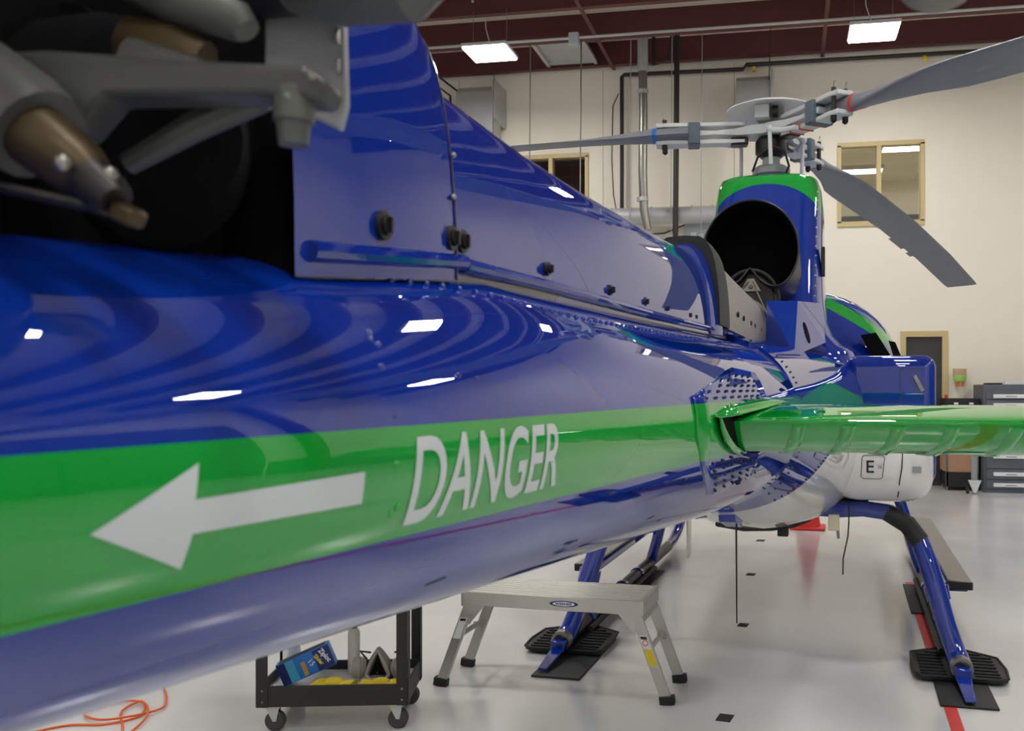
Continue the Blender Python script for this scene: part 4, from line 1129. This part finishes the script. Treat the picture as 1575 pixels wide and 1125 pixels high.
# respirator
t = cthing('respirator_mask', 'grey half-face respirator with two filters lying in the cart tray', 'respirator', (.165, .035, .166))
t.scale = (1.15, 1.15, 1.15)
rings = []
for k, (zz, sx_, sy_) in enumerate(((.005, .055, .05), (.04, .055, .05), (.08, .042, .042), (.115, .02, .026), (.135, .006, .008))):
    rings.append([(sx_ * math.cos(2 * math.pi * j / 20), -.0 + sy_ * math.sin(2 * math.pi * j / 20) - .005 * k, zz) for j in range(20)])
mk = MB().loft(rings).build('face_piece', 'grey_plastic', t)
MB().prism([(-.032, -.054, .03), (.032, -.054, .03), (.02, -.056, .06), (0, -.052, .112), (-.02, -.056, .06)], (0, .01, 0)).build('nose_cup_opening', 'soot_shade', mk)
MB().tube([(-.046, -.05, .03), (-.03, -.058, .012), (.03, -.058, .012), (.046, -.05, .03), (.03, -.056, .07), (0, -.05, .128), (-.03, -.056, .07), (-.046, -.05, .03)], .008, 8).build('face_seal', 'filter', mk)
for s2 in (1, -1):
    fl_ = MB().tube([(s2 * .055, -.01, .05), (s2 * .07, -.014, .05), (s2 * .098, -.02, .05), (s2 * .104, -.02, .05)], [.03, .043, .043, .038], 20).build('filter', 'filter', t)
    MB().tube([(s2 * .074, -.014, .05), (s2 * .08, -.0155, .05)], .0445, 20).build('filter_band', 'grey_plastic', fl_)
    MB().tube([(s2 * .06, .03, .07), (s2 * .09, .045, .10), (s2 * .05, .06, .09)], .005, 6).build('strap', 'black', t)
# yellow gloves
def glove(label, loc, rz, sc):
    t = cthing('rubber_glove', label, 'glove', loc, rz)
    MB().ball((0, 0, .03 * sc), .05 * sc, 8, (1.1, .7, .6)).build('palm', 'yellow', t)
    for k in range(4):
        y_ = -.028 + .019 * k
        MB().tube([(.03 * sc, y_ * sc, .022 * sc), (.075 * sc, y_ * 1.3 * sc, .03 * sc), (.105 * sc, y_ * 1.4 * sc, .02 * sc), (.12 * sc, y_ * 1.4 * sc, .012 * sc)], [.013 * sc, .012 * sc, .011 * sc, .005 * sc], 8).build('finger', 'yellow', t)
    MB().tube([(0, -.03 * sc, .02 * sc), (.035 * sc, -.06 * sc, .025 * sc), (.06 * sc, -.07 * sc, .014 * sc)], [.014 * sc, .012 * sc, .006 * sc], 8).build('thumb', 'yellow', t)
    MB().tube([(-.03 * sc, 0, .022 * sc), (-.07 * sc, .005, .03 * sc), (-.1 * sc, .01, .026 * sc)], [.03 * sc, .034 * sc, .037 * sc], 12, flat=.6).build('cuff', 'yellow', t)
glove('yellow rubber glove crumpled in front of the white bottle', (-.01, -.125, .168), R(172), .95)
glove('yellow rubber glove lying in front of the respirator', (.2, -.125, .168), R(4), .85)
# clear bag hanging at the cart's left
t = cthing('plastic_bag', 'clear white plastic bag slumped at the left end of the cart tray', 'bag', (-.268, .098, .166))
rings = []
for zz, sx_, sy_ in ((0, .032, .06), (.05, .038, .068), (.12, .036, .066), (.18, .03, .06), (.2, .02, .05)):
    rings.append([(sx_ * math.cos(2 * math.pi * j / 18) * (1 + .12 * math.sin(j * 2.7 + zz * 40)), sy_ * math.sin(2 * math.pi * j / 18) * (1 + .1 * math.cos(j * 1.9 + zz * 30)), zz) for j in range(18)])
MB().loft(rings).build('bag_body', 'bag', t, angle=25)
# orange extension cord in loose loops
pts = []
def loopcord(ctrl, n=14):
    c_ = [Vector(p_) for p_ in ctrl]; out = []
    for i in range(len(c_) - 1):
        p0, p1, p2, p3 = c_[max(i - 1, 0)], c_[i], c_[i + 1], c_[min(i + 2, len(c_) - 1)]
        for k in range(n):
            t_ = k / n
            out.append(.5 * ((2 * p1) + (p2 - p0) * t_ + (2 * p0 - 5 * p1 + 4 * p2 - p3) * t_ ** 2 + (3 * p1 - p0 - 3 * p2 + p3) * t_ ** 3))
    return out + [c_[-1]]
ctrl = [(-3.05, -3.12, .006), (-2.95, -3.0, .006), (-2.8, -2.95, .006), (-2.72, -2.84, .008), (-2.78, -2.72, .01), (-2.86, -2.66, .012), (-2.84, -2.8, .012), (-2.7, -2.95, .008), (-2.6, -3.05, .006), (-2.66, -2.85, .018), (-2.8, -2.7, .02), (-2.95, -2.68, .01), (-3.0, -2.85, .008), (-2.82, -2.93, .018), (-2.68, -2.76, .016), (-2.76, -2.6, .01), (-2.95, -2.4, .006)]
co = MB().tube([(CAMROT @ Vector(p_)) for p_ in loopcord(ctrl)], .0055, 8).build('extension_cord', 'orange')
tag(co, 'tangled orange extension cord lying on the floor at bottom left', 'cord')
